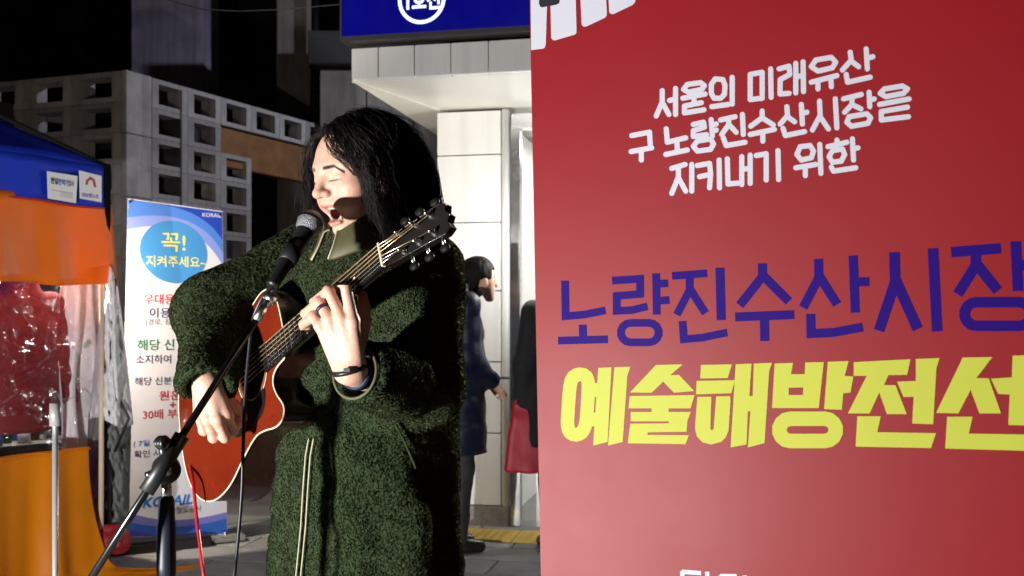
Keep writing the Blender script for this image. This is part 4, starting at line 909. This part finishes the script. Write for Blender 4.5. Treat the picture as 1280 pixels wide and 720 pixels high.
# headstock bends back a little
HD = (GD - GN * .22).normalized(); HN = (GN + GD * .22).normalized(); HB0 = gp(NUT + .004, 0, .002)
def hp(a, b, c=0): return HB0 + HD * a + GU * b + HN * c
ho = [(0, -.0225), (.012, -.023), (.03, -.029), (.1, -.031), (.15, -.034), (.165, -.026), (.16, -.01), (.168, 0), (.16, .01), (.165, .026), (.15, .034), (.1, .031), (.03, .029), (.012, .023), (0, .0225)]
ho = [(a * .9, b * (.84 if abs(b) > .0235 else 1)) for a, b in ho]
HSK = MB().poly([hp(a, b, 0) for a, b in ho], -HN * .016).build('headstock', M['ebony'], G)
MB().tube([hp(a, b, 0) for a, b in ho], .0012, 5, closed=True).build('headstock_binding', M['gside'], HSK, True)
pegs = [(.045, 1), (.08, 1), (.115, 1), (.045, -1), (.08, -1), (.115, -1)]
for a, s in pegs:
    MB().lathe([(.006, 0), (.006, .003), (.0032, .004), (.0026, .012), (.0036, .016), (0, .017)], hp(a, s * .017, .0), HN, 12).build('string_post', M['chrome2'], HSK, True)
    MB().tube([hp(a + .004, s * .023, -.012), hp(a + .004, s * .038, -.012)], .0028, 8).build('tuner_shaft', M['chrome2'], HSK, True)
    V, F = surface_nets(lambda P, a=a, s=s: ell((P - f32(hp(a + .004, s * .044, -.012))) @ np.array([HD, GU, HN], np.float32).T, (0, 0, 0), (.0105, .008, .005)), hp(a + .004, s * .044, -.012) - Vector((.018,) * 3), hp(a + .004, s * .044, -.012) + Vector((.018,) * 3), .0025)
    mobj('tuner_knob', V, F, M['ebony'], HSK, True)
sx = [-.0185, -.0111, -.0037, .0037, .0111, .0185]
order = [(.045, -1), (.08, -1), (.115, -1), (.115, 1), (.08, 1), (.045, 1)]
for i, b in enumerate(sx):
    a, s = order[i]; r = .0005 + .00011 * i
    MB().tube([gp(-.148, b * 1.42, .0125), gp(NUT, b, .0098), hp(a, s * .0145, .009)], r * 1.25, 6).build('string', M['brass'] if i > 1 else M['chrome2'], G, True)
MB().lathe([(0, .016), (.007, .014), (.007, .01), (.004, .008), (.004, 0)], gp(-.36, 0, -.05), -GD, 12).build('end_pin', M['chrome2'], G, True)
M['strap'] = pm('tan_strap', (.30, .22, .05), .7)
sp = [gp(-.372, 0, -.05), gp(-.40, -.02, -.06), gp(-.385, -.10, -.085), gp(-.33, -.06, -.13), gp(-.2, .1, -.14)]
o = MB().tube(sp, .006, 8).build('strap', M['strap'], G, True)
# ================================================================== MICROPHONE AND STAND
MBL = unp(388, 279, 1.965); MTL = unp(352, 338, 1.885); md = (MTL - MBL).normalized()
t = thing('microphone', MBL, 'black handheld microphone with silver ball grille before the singer', 'microphone')
MB().lathe([(0, -.0255), (.012, -.0235), (.021, -.0155), (.0255, -.003), (.0255, .003), (.023, .014), (.0185, .024), (.017, .027)], MBL, md, 24).build('grille', pm('mic_grille', (.42, .43, .46), .45, .8, var=.1, bump=.9, bscale=420, dist=.004), t, True)
MB().lathe([(.0262, -.0035), (.0268, 0), (.0262, .0035)], MBL, md, 24).build('grille_ring', M['chrome2'], t, True)
MB().lathe([(.018, .026), (.0175, .03), (.0158, .034), (.0148, .07), (.011, .165), (.0105, .17), (0, .17)], MBL, md, 20).build('handle', M['black'], t, True)
S0 = unp(209, 590, 1.78); s = thing('microphone_stand', (S0.x, S0.y, 0), 'black tripod boom microphone stand in front of the singer', 'microphone stand')
CL = unp(338, 372, 1.865); BE = unp(95, 752, 1.66); bd = (CL - BE).normalized()
MB().tube([BE, CL], .0064, 12).build('boom_arm', M['chrome2'] if False else pm('boom_metal', (.06, .06, .065), .22, .9), s, True)
MB().tube([CL, CL.lerp(MTL, .5), MTL - md * .02], .0075, 10).build('clip_joint', M['black'], s, True)
MB().lathe([(.0150, -.025), (.0172, -.025), (.0172, .025), (.0150, .025)], MTL - md * .045, md, 18).build('mic_clip', M['black'], s, True)
MB().lathe([(0, -.012), (.010, -.012), (.010, .012), (0, .012)], CL, bd.cross(Vector((0, 1, 0))), 12).build('clip_screw', M['chrome2'], s, True)
MB().tube([CL - bd * .05, CL - bd * .01], .0085, 12).build('boom_tip', M['chrome2'], s, True)
k0 = min((BE + bd * x for x in np.linspace(0, 1, 400)), key=lambda q: abs((q.x / q.y) - (205 - 640) / FPX))
MB().tube([k0 - bd * .055, k0 + bd * .055], .0135, 14).build('boom_grip', M['black'], s, True)
JC = unp(211, 585, 1.78); JC.y = k0.y + .02
MB().lathe([(0, -.022), (.022, -.022), (.024, -.016), (.024, .016), (.02, .022), (0, .022)], JC, (.35, -.93, 0), 20).build('boom_clutch', M['black'], s, True)
MB().lathe([(.006, .022), (.009, .026), (0, .028)], JC, (.35, -.93, 0), 10).build('clutch_bolt', M['chrome2'], s, True)
kn = unp(203, 553, 1.74)
MB().tube([JC, kn], .008, 8).build('knob_shaft', M['black'], s, True)
V, F = surface_nets(lambda P: np.linalg.norm((P - f32(kn)) * f32((1, 1, 1.2)), axis=1) - .014 + .0015 * np.sin(np.arctan2(P[:, 1] - kn.y, P[:, 0] - kn.x) * 6), kn - Vector((.02,) * 3), kn + Vector((.02,) * 3), .002); mobj('clutch_knob', V, F, M['black'], s, True)
MB().tube([unp(183, 594, 1.73), unp(195, 590, 1.745)], .006, 8).build('side_screw', M['chrome2'], s, True)
MB().tube([(JC.x, JC.y, .2), (JC.x, JC.y, .95)], .0105, 14).build('upright_pole', M['chrome2'], s, True)
MB().lathe([(.0115, -.0), (.0155, .003), (.0165, .02), (.016, .09), (.0145, .10), (.0135, .135), (.011, .14)], (JC.x, JC.y, .855), n=18).build('height_grip', pm('grip_navy', (.012, .016, .03), .45), s, True)
MB().tube([(JC.x, JC.y, .98), JC], .009, 12).build('upright_top', M['chrome2'], s, True)
for k in range(3):
    a = k * 2.094 + .9; MB().tube([(JC.x, JC.y, .22), (JC.x + .3 * math.cos(a), JC.y + .3 * math.sin(a), .012)], .008, 8).build('leg', M['blackm'], s, True)
def spline(P, n=10):
    P = [Vector(p) for p in P]; P = [P[0] * 2 - P[1]] + P + [P[-1] * 2 - P[-2]]; out = []
    for i in range(1, len(P) - 2):
        for t in np.linspace(0, 1, n, endpoint=False):
            a, b, c_, d = P[i - 1], P[i], P[i + 1], P[i + 2]; out.append(.5 * ((2 * b) + (c_ - a) * t + (2 * a - 5 * b + 4 * c_ - d) * t * t + (3 * b - a - 3 * c_ + d) * t ** 3))
    return out + [P[-2]]
me_ = MBL + md * .168
o = MB().tube(spline([me_, unp(328, 372, 1.86), unp(316, 400, 1.87), unp(311, 440, 1.87), unp(306, 500, 1.86), unp(304, 560, 1.85), unp(302, 620, 1.85), unp(296, 690, 1.84), unp(288, 760, 1.82), (-.55, 1.78, .3), (-.6, 1.7, .01), (-.9, 1.3, .008)]), .0033, 8).build('microphone_cable', pm('cable_black', (.012, .014, .02), .4), None, True); tag(o, 'black cable hanging from the microphone past the guitar', 'cable')
ep = gp(-.374, 0, -.05)
o = MB().tube(spline([ep, ep + Vector((-.02, -.01, -.03)), unp(241, 600, 2.2), unp(246, 650, 2.15), unp(252, 700, 2.1), unp(256, 760, 2.08), (-.62, 2.05, .3), (-.65, 1.95, .01), (-1.2, 1.5, .008)]), .0036, 8).build('guitar_cable', pm('cable_red', (.4, .01, .02), .35), None, True); tag(o, 'red cable hanging from the end of the guitar', 'cable')
# ================================================================== RED BANNER
BP = Plane(unp(668, 400, 1.58), (.857, -.514, 0), (0, 0, 1)); BW = .92
tl_, bl_ = BP.hit(659.7, -119), BP.hit(684.6, 1161); tr_p, br_p = tl_ + BP.ex * BW, bl_ + BP.ex * BW
RB = thing('red_banner', (bl_ + BP.ex * BW / 2) * 1.0 - Vector((0, 0, bl_.z)), 'large red standing banner with white, violet and yellow Korean lettering', 'banner')
mred = pm('red_banner_vinyl', (.205, .0024, .007), .50, var=.05, vscale=1.5, bump=.05, bscale=2.2, dist=.02, spec=.27)
RSH = MB().poly([bl_, br_p, tr_p, tl_], -BP.n * .003).build('sheet', mred, RB)
def Z(ox, oy, k, P): return [(ox + x / k, oy + y / k) for x, y in P]
M['bwhite'] = pm('banner_print_white', (.45, .46, .53), .5, var=.03); M['bviolet'] = pm('banner_print_violet', (.013, .001, .13), .6, var=.05, spec=.08); M['byel'] = pm('banner_print_yellow', (.40, .43, .045), .55, var=.04, spec=.2)
# white rounded lettering (three slanted lines)
A_ = [[(172, 228), (172, 280), (145, 342)], [(172, 280), (202, 335)], [(232, 218), (232, 335)], [(205, 272), (232, 265)],
      [(268, 222), (285, 200), (345, 192), (362, 205), (350, 222), (290, 235), (268, 222)], [(265, 262), (365, 243)], [(315, 253), (315, 275)], [(272, 297), (348, 282)], [(272, 328), (360, 314)], [(272, 297), (272, 328)],
      [(410, 175), (445, 178), (455, 205), (452, 245), (435, 262), (405, 262), (393, 240), (393, 200), (410, 175)], [(395, 300), (470, 290)], [(487, 168), (487, 288)],
      [(568, 155), (622, 145), (622, 262), (568, 268), (568, 155)],
      [(35, 430), (115, 415), (118, 470)], [(32, 502), (125, 485)], [(78, 500), (78, 540)],
      [(190, 400), (195, 460), (278, 440)], [(238, 455), (240, 495)], [(188, 515), (285, 495)],
      [(312, 380), (358, 370), (362, 392), (312, 408), (312, 434), (372, 426)], [(392, 358), (398, 432)], [(398, 382), (415, 378)], [(398, 410), (415, 405)],
      [(330, 455), (390, 445), (403, 468), (390, 492), (330, 500), (312, 478), (330, 455)],
      [(435, 360), (500, 345)], [(470, 352), (472, 380), (440, 425)], [(472, 380), (505, 415)], [(533, 335), (537, 425)], [(447, 440), (460, 475), (545, 460)],
      [(622, 320), (622, 350), (570, 388)], [(622, 350), (672, 382)], [(568, 425), (677, 402)], [(625, 420), (625, 455)],
      [(215, 578), (275, 560)], [(245, 570), (245, 615), (215, 690)], [(245, 620), (278, 680)], [(305, 560), (305, 680)],
      [(330, 565), (385, 555), (390, 600), (385, 665)], [(340, 615), (388, 605)], [(428, 540), (430, 665)],
      [(465, 535), (468, 648), (512, 644)], [(530, 525), (530, 650)], [(568, 518), (568, 645)], [(530, 582), (568, 578)], [(595, 520), (640, 512), (640, 630)]]
B_ = [[(12, 130), (14, 258)], [(50, 130), (95, 118), (98, 155), (55, 178), (54, 243), (95, 240)], [(125, 105), (125, 238)], [(158, 98), (160, 232)], [(125, 165), (158, 160)],
      [(215, 90), (285, 78), (305, 100), (290, 125), (225, 140), (195, 120), (215, 90)], [(195, 190), (310, 160)], [(225, 185), (225, 220)], [(283, 170), (285, 210)],
      [(370, 55), (375, 90), (335, 135)], [(375, 95), (408, 120)], [(442, 40), (447, 130)], [(447, 82), (472, 75)], [(352, 155), (358, 190), (460, 167)],
      [(85, 300), (88, 340), (55, 378)], [(88, 345), (120, 368)], [(150, 290), (155, 378)], [(155, 330), (175, 325)], [(68, 398), (78, 430), (165, 412)],
      [(232, 275), (235, 340), (200, 405)], [(235, 345), (272, 400)], [(303, 265), (310, 395)],
      [(340, 265), (420, 245)], [(378, 255), (378, 290), (345, 325)], [(378, 290), (418, 310)], [(455, 235), (458, 300)], [(458, 270), (478, 265)], [(365, 345), (445, 332), (462, 350), (450, 375), (375, 388), (355, 370), (365, 345)],
      [(525, 220), (605, 207), (628, 220), (610, 240), (530, 255), (505, 240), (525, 220)], [(502, 290), (635, 265)], [(510, 322), (628, 302)], [(510, 360), (632, 345)], [(510, 322), (510, 360)],
      [(145, 480), (190, 475), (205, 500), (195, 530), (150, 540), (130, 515), (145, 480)], [(125, 575), (215, 560)], [(168, 570), (168, 610)], [(233, 470), (238, 600)],
      [(310, 450), (312, 465)], [(270, 480), (355, 460)], [(290, 498), (335, 490), (345, 515), (330, 545), (290, 550), (275, 525), (290, 498)], [(380, 445), (385, 540)], [(385, 490), (405, 485)], [(285, 572), (295, 590), (395, 575)], [(45, 498), (48, 628)]]
caps = []
for ox, S in ((780, A_), (960, B_)):
    for st2 in S:
        q = Z(ox, 50, 3.6, st2)
        for i in range(len(q) - 1): caps.append(capsule(q[i], q[i + 1], 3.25))
pieces_mesh(BP, 'white_lettering', caps, M['bwhite'], RSH)
# violet lettering
vio = []
def vb(o, k, w, P, closed=False): vio.extend(ribbon_quads(Z(*o, k, P), w / k / 2, closed))
c_ = ((690, 320), 6, 58)
for P in ([(97, 185), (101, 452), (240, 440), (400, 408)], [(230, 515), (232, 615)], [(45, 635), (418, 625)], [(450, 185), (660, 172), (660, 285), (485, 300), (485, 412), (600, 406), (715, 378)], [(780, 130), (785, 440)], [(800, 208), (870, 205)], [(800, 335), (880, 330)],
          [(900, 150), (1162, 130)], [(1032, 145), (1032, 255), (935, 440)], [(1036, 250), (1150, 430)], [(978, 488), (988, 625), (1130, 612), (1313, 574)]): vb(*c_, P)
vb(*c_, stadium(515, 800, 502, 648), True)
c_ = ((880, 300), 5.143, 58)
for P in ([(102, 178), (110, 515)], [(375, 150), (375, 235), (228, 420)], [(378, 228), (545, 395)], [(200, 495), (580, 480)], [(388, 500), (390, 650)], [(735, 122), (738, 240), (636, 435)], [(742, 235), (855, 415)], [(958, 100), (972, 468)], [(980, 270), (1062, 268)], [(685, 475), (688, 602), (830, 595), (1020, 560)]): vb(*c_, P)
c_ = ((1080, 290), 5.145, 68)
for P in ([(195, 130), (200, 320), (95, 635)], [(205, 315), (345, 625)], [(443, 105), (470, 640)], [(560, 130), (880, 105)], [(720, 120), (718, 215), (602, 400)], [(724, 208), (860, 378)], [(975, 60), (990, 380)], [(1000, 215), (1100, 212)]): vb(*c_, P)
vb(*c_, stadium(645, 1075, 452, 604), True)
pieces_mesh(BP, 'violet_lettering', vio, M['bviolet'], RSH)
# yellow heavy lettering
F_ = [[(240, 215), (330, 215), (325, 310), (240, 310)], [(235, 420), (320, 420), (315, 515), (235, 515)], [(320, 110), (412, 106), (385, 622), (285, 648)], [(432, 106), (542, 102), (522, 165), (490, 622), (388, 648)],
      [(540, 280), (720, 90), (905, 85), (820, 160), (880, 158), (985, 270), (845, 282), (770, 205), (690, 282)], [(538, 305), (988, 298), (960, 390), (530, 390)], [(690, 385), (808, 385), (808, 418), (690, 418)],
      [(545, 415), (962, 415), (938, 475), (932, 552), (662, 556), (662, 574), (948, 576), (925, 638), (525, 632), (542, 496), (808, 494), (808, 480), (545, 480)]]
G_ = [[(90, 90), (305, 85), (275, 180), (85, 183)], [(60, 200), (325, 195), (300, 285), (55, 293)], [(65, 310), (162, 310), (155, 530), (165, 545), (178, 530), (195, 308), (290, 305), (295, 330), (282, 540), (262, 590), (230, 622), (160, 640), (100, 625), (62, 585), (50, 540), (50, 500)],
      [(330, 85), (440, 80), (425, 305), (448, 305), (455, 80), (582, 75), (562, 130), (530, 630), (415, 660), (432, 410), (415, 410), (405, 640), (295, 660)],
      [(600, 80), (728, 75), (712, 155), (700, 155), (695, 388), (582, 388)], [(800, 155), (808, 153), (812, 72), (940, 70), (905, 388), (795, 388)], [(698, 154), (805, 153), (802, 245), (697, 247)], [(694, 298), (800, 298), (796, 388), (692, 388)],
      [(968, 68), (1112, 62), (1085, 165), (1145, 170), (1125, 280), (1075, 285), (1065, 400), (942, 395)]]
H_ = [[(95, 70), (488, 50), (465, 158), (335, 160), (305, 228), (385, 230), (462, 430), (325, 430), (272, 280), (205, 425), (55, 425), (185, 165), (95, 165)], [(525, 48), (690, 42), (668, 110), (645, 500), (500, 495), (510, 310), (440, 312), (395, 205), (525, 200)], [(120, 445), (282, 445), (258, 555), (665, 562), (630, 665), (108, 655)],
      [(850, 38), (1055, 35), (945, 180), (1030, 182), (1115, 425), (965, 425), (905, 262), (820, 425), (665, 422)], [(1195, 25), (1360, 20), (1330, 510), (1165, 505), (1175, 295), (1095, 290), (1045, 185), (1190, 175)], [(742, 448), (918, 448), (892, 565), (1340, 572), (1310, 685), (728, 668)]]
yel = [Z(690, 440, 5.54, q) for q in F_] + [Z(860, 440, 5.538, q) for q in G_] + [Z(1050, 440, 5.539, q) for q in H_]
yel += ribbon_quads(smooth_closed(Z(690, 440, 5.54, [(180, 152), (232, 160), (252, 205), (252, 260), (240, 470), (225, 530), (200, 565), (155, 576), (118, 552), (106, 500), (112, 400), (122, 250), (138, 180)]), 1), 47 / 5.54, True)
yel += ribbon_quads(Z(860, 440, 5.538, stadium(632, 1024, 462, 616)), 50 / 5.538, True)
pieces_mesh(BP, 'yellow_lettering', yel, M['byel'], RSH)
fing = [[(62, -900), (250, -900), (245, 65), (232, 470), (222, 505), (205, 518), (76, 535)], [(262, -900), (530, -900), (560, 310), (560, 345), (545, 368), (330, 431), (305, 425), (290, 405)], [(560, -900), (830, -900), (884, 140), (880, 168), (862, 190), (660, 284), (632, 283), (615, 262)], [(850, -900), (1090, -900), (1190, -10), (1186, 20), (1160, 52), (960, 148), (930, 150), (910, 135)]]
pieces_mesh(BP, 'white_finger_print', [Z(655, 0, 8.533, q) for q in fing], M['bwhite'], RSH)
pieces_mesh(BP, 'dark_print', [Z(655, 0, 8.533, [(150, -420), (360, -460), (368, -20), (358, 40), (340, 52), (195, 78), (172, 70), (160, 40)])], flat('print_dark', (10, 10, 24)), RSH, .003)
bt = []
for P in ([(105, 125), (310, 140)], [(110, 120), (112, 330), (310, 320)], [(112, 225), (290, 228)], [(375, 125), (385, 400)], [(510, 170), (690, 172)], [(515, 168), (518, 350), (680, 350)], [(775, 165), (780, 420)], [(785, 250), (830, 250)]): bt += ribbon_quads(Z(840, 700, 8.533, P), 2.6)
pieces_mesh(BP, 'white_small_lettering', bt, M['bwhite'], RSH)
for e0, e1 in ((tl_, tr_p), (bl_, br_p)): MB().tube([e0 - BP.n * .016 + BP.ex * .01, e1 - BP.n * .016 - BP.ex * .01], .012, 10).build('edge_rail', M['chrome'], RB, True)
for k in (.25, .75):
    a, b = tl_.lerp(tr_p, k) - BP.n * .03, bl_.lerp(br_p, k) - BP.n * .03; b.z = .01; MB().tube([a, b], .012, 10).build('support_pole', M['chrome'], RB, True)
    MB().box(b + Vector((0, 0, .005)), (.06, .4, .02), X=BP.ex, bev=.004).build('foot', M['blackm'], RB)
# ================================================================== PASSERS-BY
def figure(loc, yaw, H, label, coatcol, coat_len, hands, quilt, turn=0, hair_len=.0, hfw=.03):
    """standing adult; local x = left, y = forward, z = up; hands = wrist points (right, left) in local metres"""
    Rz = Matrix.Rotation(yaw, 3, 'Z'); L0 = Vector(loc); k = H / 1.72
    R3 = np.array([Rz @ Vector((1, 0, 0)), Rz @ Vector((0, 1, 0)), Vector((0, 0, 1))], np.float32)
    Rh = Matrix.Rotation(yaw + turn, 3, 'Z'); Rh3 = np.array([Rh @ Vector((1, 0, 0)), Rh @ Vector((0, 1, 0)), Vector((0, 0, 1))], np.float32)
    tl2 = lambda P: ((P - f32(L0)) @ R3.T) / k
    HC = f32((0, hfw, 1.59 - hfw * .3)); r = thing('person', L0, label, 'person')
    def hq(P): return (P - f32(L0) - f32((HC @ R3)) * k) @ Rh3.T / k
    el_ = []
    for s, w in zip((-1, 1), hands):
        sh_ = Vector((s * .19, 0, 1.41)); w = Vector(w); m = (sh_ + w) / 2; gap = max(0, .29 ** 2 - ((w - sh_).length / 2) ** 2) ** .5; el_.append((sh_, m + Vector((s * .4, -.6, -.5)).normalized() * gap * .9, w))
    def head(P):
        q = hq(P); S = q.copy(); S[:, 0] = np.abs(S[:, 0])
        d = ell(S, (0, -.012, .05), (.077, .096, .085)); d = smin(d, cone(S, (0, .035, -.01), (0, .06, -.085), .058, .03), .03); d = smin(d, cone(S, (0, .09, .02), (0, .107, -.02), .007, .011), .012)
        d = smin(d, ell(S, (.078, -.005, -.005), (.009, .02, .032)), .008); d = smax(d, -ell(S, (.032, .1, .008), (.018, .016, .009)), .01); d = smin(d, cone(S, (.018, .086, -.05), (0, .092, -.05), .005, .006), .006)
        return smin(d, cone(tl2(P), (0, hfw - .02, 1.53), (0, -.01, 1.36), .052, .06), .03) * k
    def bodyf(P):
        q = tl2(P); d = smin(cone(q, (0, 0, 1.33), (0, 0, 1.0), .11, .12), cone(q, (-.17, 0, 1.4), (.17, 0, 1.4), .05, .05), .05)
        for s_, e_, w_ in el_: d = smin(smin(d, cone(q, f32(s_), f32(e_), .045, .04), .03), cone(q, f32(e_), f32(w_), .037, .026), .02)
        for s in (-1, 1): d = smin(d, smin(cone(q, (s * .09, 0, .92), (s * .09, .01, .5), .08, .055), cone(q, (s * .09, .01, .5), (s * .09, -.02, .08), .052, .036), .03), .04)
        return d * k
    Vs, Fs, n1 = [], [], 0
    mats = Matrix.Rotation(yaw, 3, 'Z')
    w3 = lambda v: L0 + mats @ (Vector(v) * k)
    jobs = [(head, w3((0, hfw, 1.36)) - Vector((.2, .2, 0)), w3((0, hfw, 1.75)) + Vector((.2, .2, 0)), .006), (bodyf, L0 + Vector((-.5, -.5, .0)), L0 + Vector((.5, .5, 1.5)), .02)]
    for (s_, e_, w_), s in zip(el_, (-1, 1)):
        dirw = (w_ - e_).normalized(); ms = [w_ + dirw * .085 + Vector((-s * (i - 1.5) * .019, 0, (.0 if abs(dirw.z) > .6 else 0))) for i in range(4)]
        if abs(dirw.z) > .6: ms = [w_ + dirw * .085 + Vector((0, (1.5 - i) * .019, 0)) for i in range(4)]
        pal = Vector((-s, 0, 0)) if abs(dirw.z) > .6 else Vector((0, 0, -1))
        ch = [[m + dirw * .035 + pal * .008, m + dirw * .045 + pal * .032, m + dirw * .02 + pal * .042] for m in ms]
        th_ = [w_ + dirw * .03 + (ms[0] - ms[3]).normalized() * .025, w_ + dirw * .07 + (ms[0] - ms[3]).normalized() * .045 + pal * .01, w_ + dirw * .095 + (ms[0] - ms[3]).normalized() * .04 + pal * .028]
        fn = (lambda P, w_=w_, e_=e_, ms=ms, ch=ch, th_=th_: hand(tl2(P), w_, e_.lerp(w_, .6), ms, ch, th_) * k)
        jobs.append((fn, w3(w_) - Vector((.16,) * 3), w3(w_) + Vector((.16,) * 3), .0055))
    for fn, lo, hi, h in jobs:
        V, F = surface_nets(fn, lo, hi, h); Vs.append(V); Fs.append(F + n1); n1 += len(V)
    V = np.concatenate(Vs); o = mobj('body', V, np.concatenate(Fs), M['skin'], r, True); C = np.tile(skin, (len(V), 1))
    q = hq(V); br = (np.abs(q[:, 2] - .03) < .005) & (q[:, 1] > .05) & (np.abs(np.abs(q[:, 0]) - .032) < .018); C[br] = (.03, .02, .02); ey = (np.abs(q[:, 2] - .006) < .005) & (q[:, 1] > .05) & (np.abs(np.abs(q[:, 0]) - .032) < .014); C[ey] = (.05, .035, .03)
    lp = (np.abs(q[:, 2] + .05) < .006) & (q[:, 1] > .08) & (np.abs(q[:, 0]) < .02); C[lp] = (.42, .15, .13); colattr(o, C)
    def hairf(P):
        q = hq(P); d = ell(q, (0, -.018, .058), (.09, .108, .095)) + .003 * vnoise(P * f32((1, 1, .4)), 70, 6) + .0015 * vnoise(P, 140, 7)
        if not hair_len: d = smin(d, cone(q, (0, -.05, .02), (0, -.042, -.06), .068, .05), .02)
        if hair_len: d = smin(d, cone(q, (0, -.06, 0), (0, -.07, -hair_len), .075, .06), .04)
        fc = np.maximum(.045 - q[:, 1], q[:, 2] - .07); d = smax(d, -fc, .01)
        ear = np.maximum(np.maximum(-.035 - q[:, 1], q[:, 2] - .012), 0 - np.abs(q[:, 0]) + .05) if not hair_len else np.full(len(P), 1.)
        d = smax(d, -ear, .01); return np.maximum(d, -.085 - hair_len - q[:, 2]) * k
    V, F = surface_nets(hairf, w3((0, hfw, 1.4)) - Vector((.2, .2, .2)), w3((0, hfw, 1.78)) + Vector((.2, .2, 0)), .006); mobj('hair', V, F, M['hair2'], r, True)
    zl_ = coat_len
    def coatf(P):
        q = tl2(P); z = q[:, 2]; a = np.interp(z, [zl_, 1.0, 1.25, 1.38, 1.46, 1.54], [.235, .225, .215, .20, .11, .085]).astype(np.float32); b = np.interp(z, [zl_, 1.0, 1.25, 1.38, 1.46, 1.54], [.165, .16, .155, .13, .1, .09]).astype(np.float32)
        d = (np.sqrt((q[:, 0] / a) ** 2 + ((q[:, 1]) / b) ** 2) - 1) * b
        for s_, e_, w_ in el_:
            arm = smin(cone(q, f32(s_), f32(e_), .078, .07), cone(q, f32(e_), f32(e_.lerp(w_, .93)), .07, .05), .03); d = smin(d, arm, .04)
        d = d + quilt * (.5 - np.abs(np.sin(z * math.pi / .15)) ** .6) * .8 + .006 * vnoise(P, 14, 3); d = np.maximum(np.maximum(d, zl_ - z), z - 1.54)
        d = smax(d, -cone(q, (0, hfw - .01, 1.60), (0, hfw * .5 - .01, 1.44), .075, .06), .01); return d * k
    V, F = surface_nets(coatf, L0 + Vector((-.55, -.55, zl_ * k - .04)), L0 + Vector((.55, .55, 1.6 * k)), .011); mobj('coat', V, F, coatcol, r, True)
    def legf(P):
        q = tl2(P); d = None
        for s in (-1, 1):
            e = smin(cone(q, (s * .09, 0, .9), (s * .09, .01, .5), .09, .07), cone(q, (s * .09, .01, .5), (s * .09, -.02, .05), .07, .055), .03); d = e if d is None else np.minimum(d, e)
        return np.maximum(d + .006 * vnoise(P, 16, 2), .04 - q[:, 2]) * k
    V, F = surface_nets(legf, L0 + Vector((-.3, -.3, 0)), L0 + Vector((.3, .3, 1.0)), .016); mobj('trousers', V, F, M['dark'], r, True)
    for s in (-1, 1): shoe_mesh(w3((s * .09, -.02, 0)), mats @ Vector((0, 1, 0)), 'shoe', M['shoe'], r, .24)
    return r, w3
M['hair2'] = pm('matt_black_hair', (.008, .007, .007), .6, spec=.12, bump=.5, bscale=120)
M['shoe'] = pm('black_leather', (.015, .013, .012), .25, var=.1)
M['navyc'] = pm('navy_padding', (.0045, .009, .026), .5, spec=.25, var=.15, bump=.3, bscale=30)
wk, w3 = figure((-.315, 5.72, .013), math.radians(-68), 1.67, 'man in long navy padded coat looking down by the white pillar', M['navyc'], .57, ((-.03, .19, .97), (.10, .19, .97)), .011, turn=math.radians(6), hfw=.15)
pt = w3((.035, .27, .99)); o = MB().box(pt, (.07, .14, .009), X=(1, .2, 0), bev=.003).build('phone', M['black'], None, L=pt); tag(o, 'dark phone in the hands of the man in navy coat', 'phone')
bg, w3 = figure((.29, 5.75, .013), math.radians(20), 1.62, 'person in black coat carrying a red tote bag behind the red banner', pm('black_wool', (.012, .012, .014), .85), .62, ((-.25, .05, .86), (.28, .06, .84)), .0, hair_len=.12)
# red tote bag hanging from that person's near hand
hb = unp(668, 478, 5.7)
t = thing('tote_bag', hb, 'bright red tote bag hanging from a hand beside the doorway', 'bag')
bx0 = [unp(640, 506, 5.7), unp(690, 500, 5.66), unp(692, 588, 5.66), unp(640, 599, 5.7), unp(632, 592, 5.72)]
mrb = pm('red_bag', (.42, .008, .03), .5, var=.12, bump=.2, bscale=20)
def bagf(P):
    c1 = f32(unp(662, 545, 5.7)); q = P - c1; a = np.interp(q[:, 2], [-.25, .2], [.15, .095]).astype(np.float32)
    d = smax(smax(np.abs(q[:, 0]) - a, np.abs(q[:, 1]) - (.055 - .12 * (q[:, 2] + .0)), .03), np.abs(q[:, 2]) - .2, .02); return d + .006 * vnoise(P, 14, 2)
V, F = surface_nets(bagf, unp(662, 545, 5.7) - Vector((.2, .15, .25)), unp(662, 545, 5.7) + Vector((.2, .15, .25)), .009); mobj('pouch', V, F, mrb, t, True)
for dy in (-.025, .025):
    MB().tube(spline([unp(643, 506, 5.7 + dy), unp(652, 488, 5.7 + dy), unp(664, 470, 5.7), unp(674, 488, 5.7 + dy), unp(681, 506, 5.7 + dy)], 6), .007, 6).build('handle', mrb, t, True)
# orange LED display inside the doorway
lp_ = st(.585, .35, .93)
t = thing('led_display', lp_, 'orange LED display glowing inside the station doorway', 'display')
MB().box(lp_, (.12, .03, .16), X=SEX, bev=.004).build('case', M['black'], t)
mled = pm('orange_led', (.1, .02, 0), .5, var=0, emit=(1, .25, .02), estr=3)
for i in range(5): MB().box(lp_ + Vector((0, 0, -.06 + i * .03)) - SEY * .017, (.09, .006, .014), X=SEX).build('led_row', mled, t)
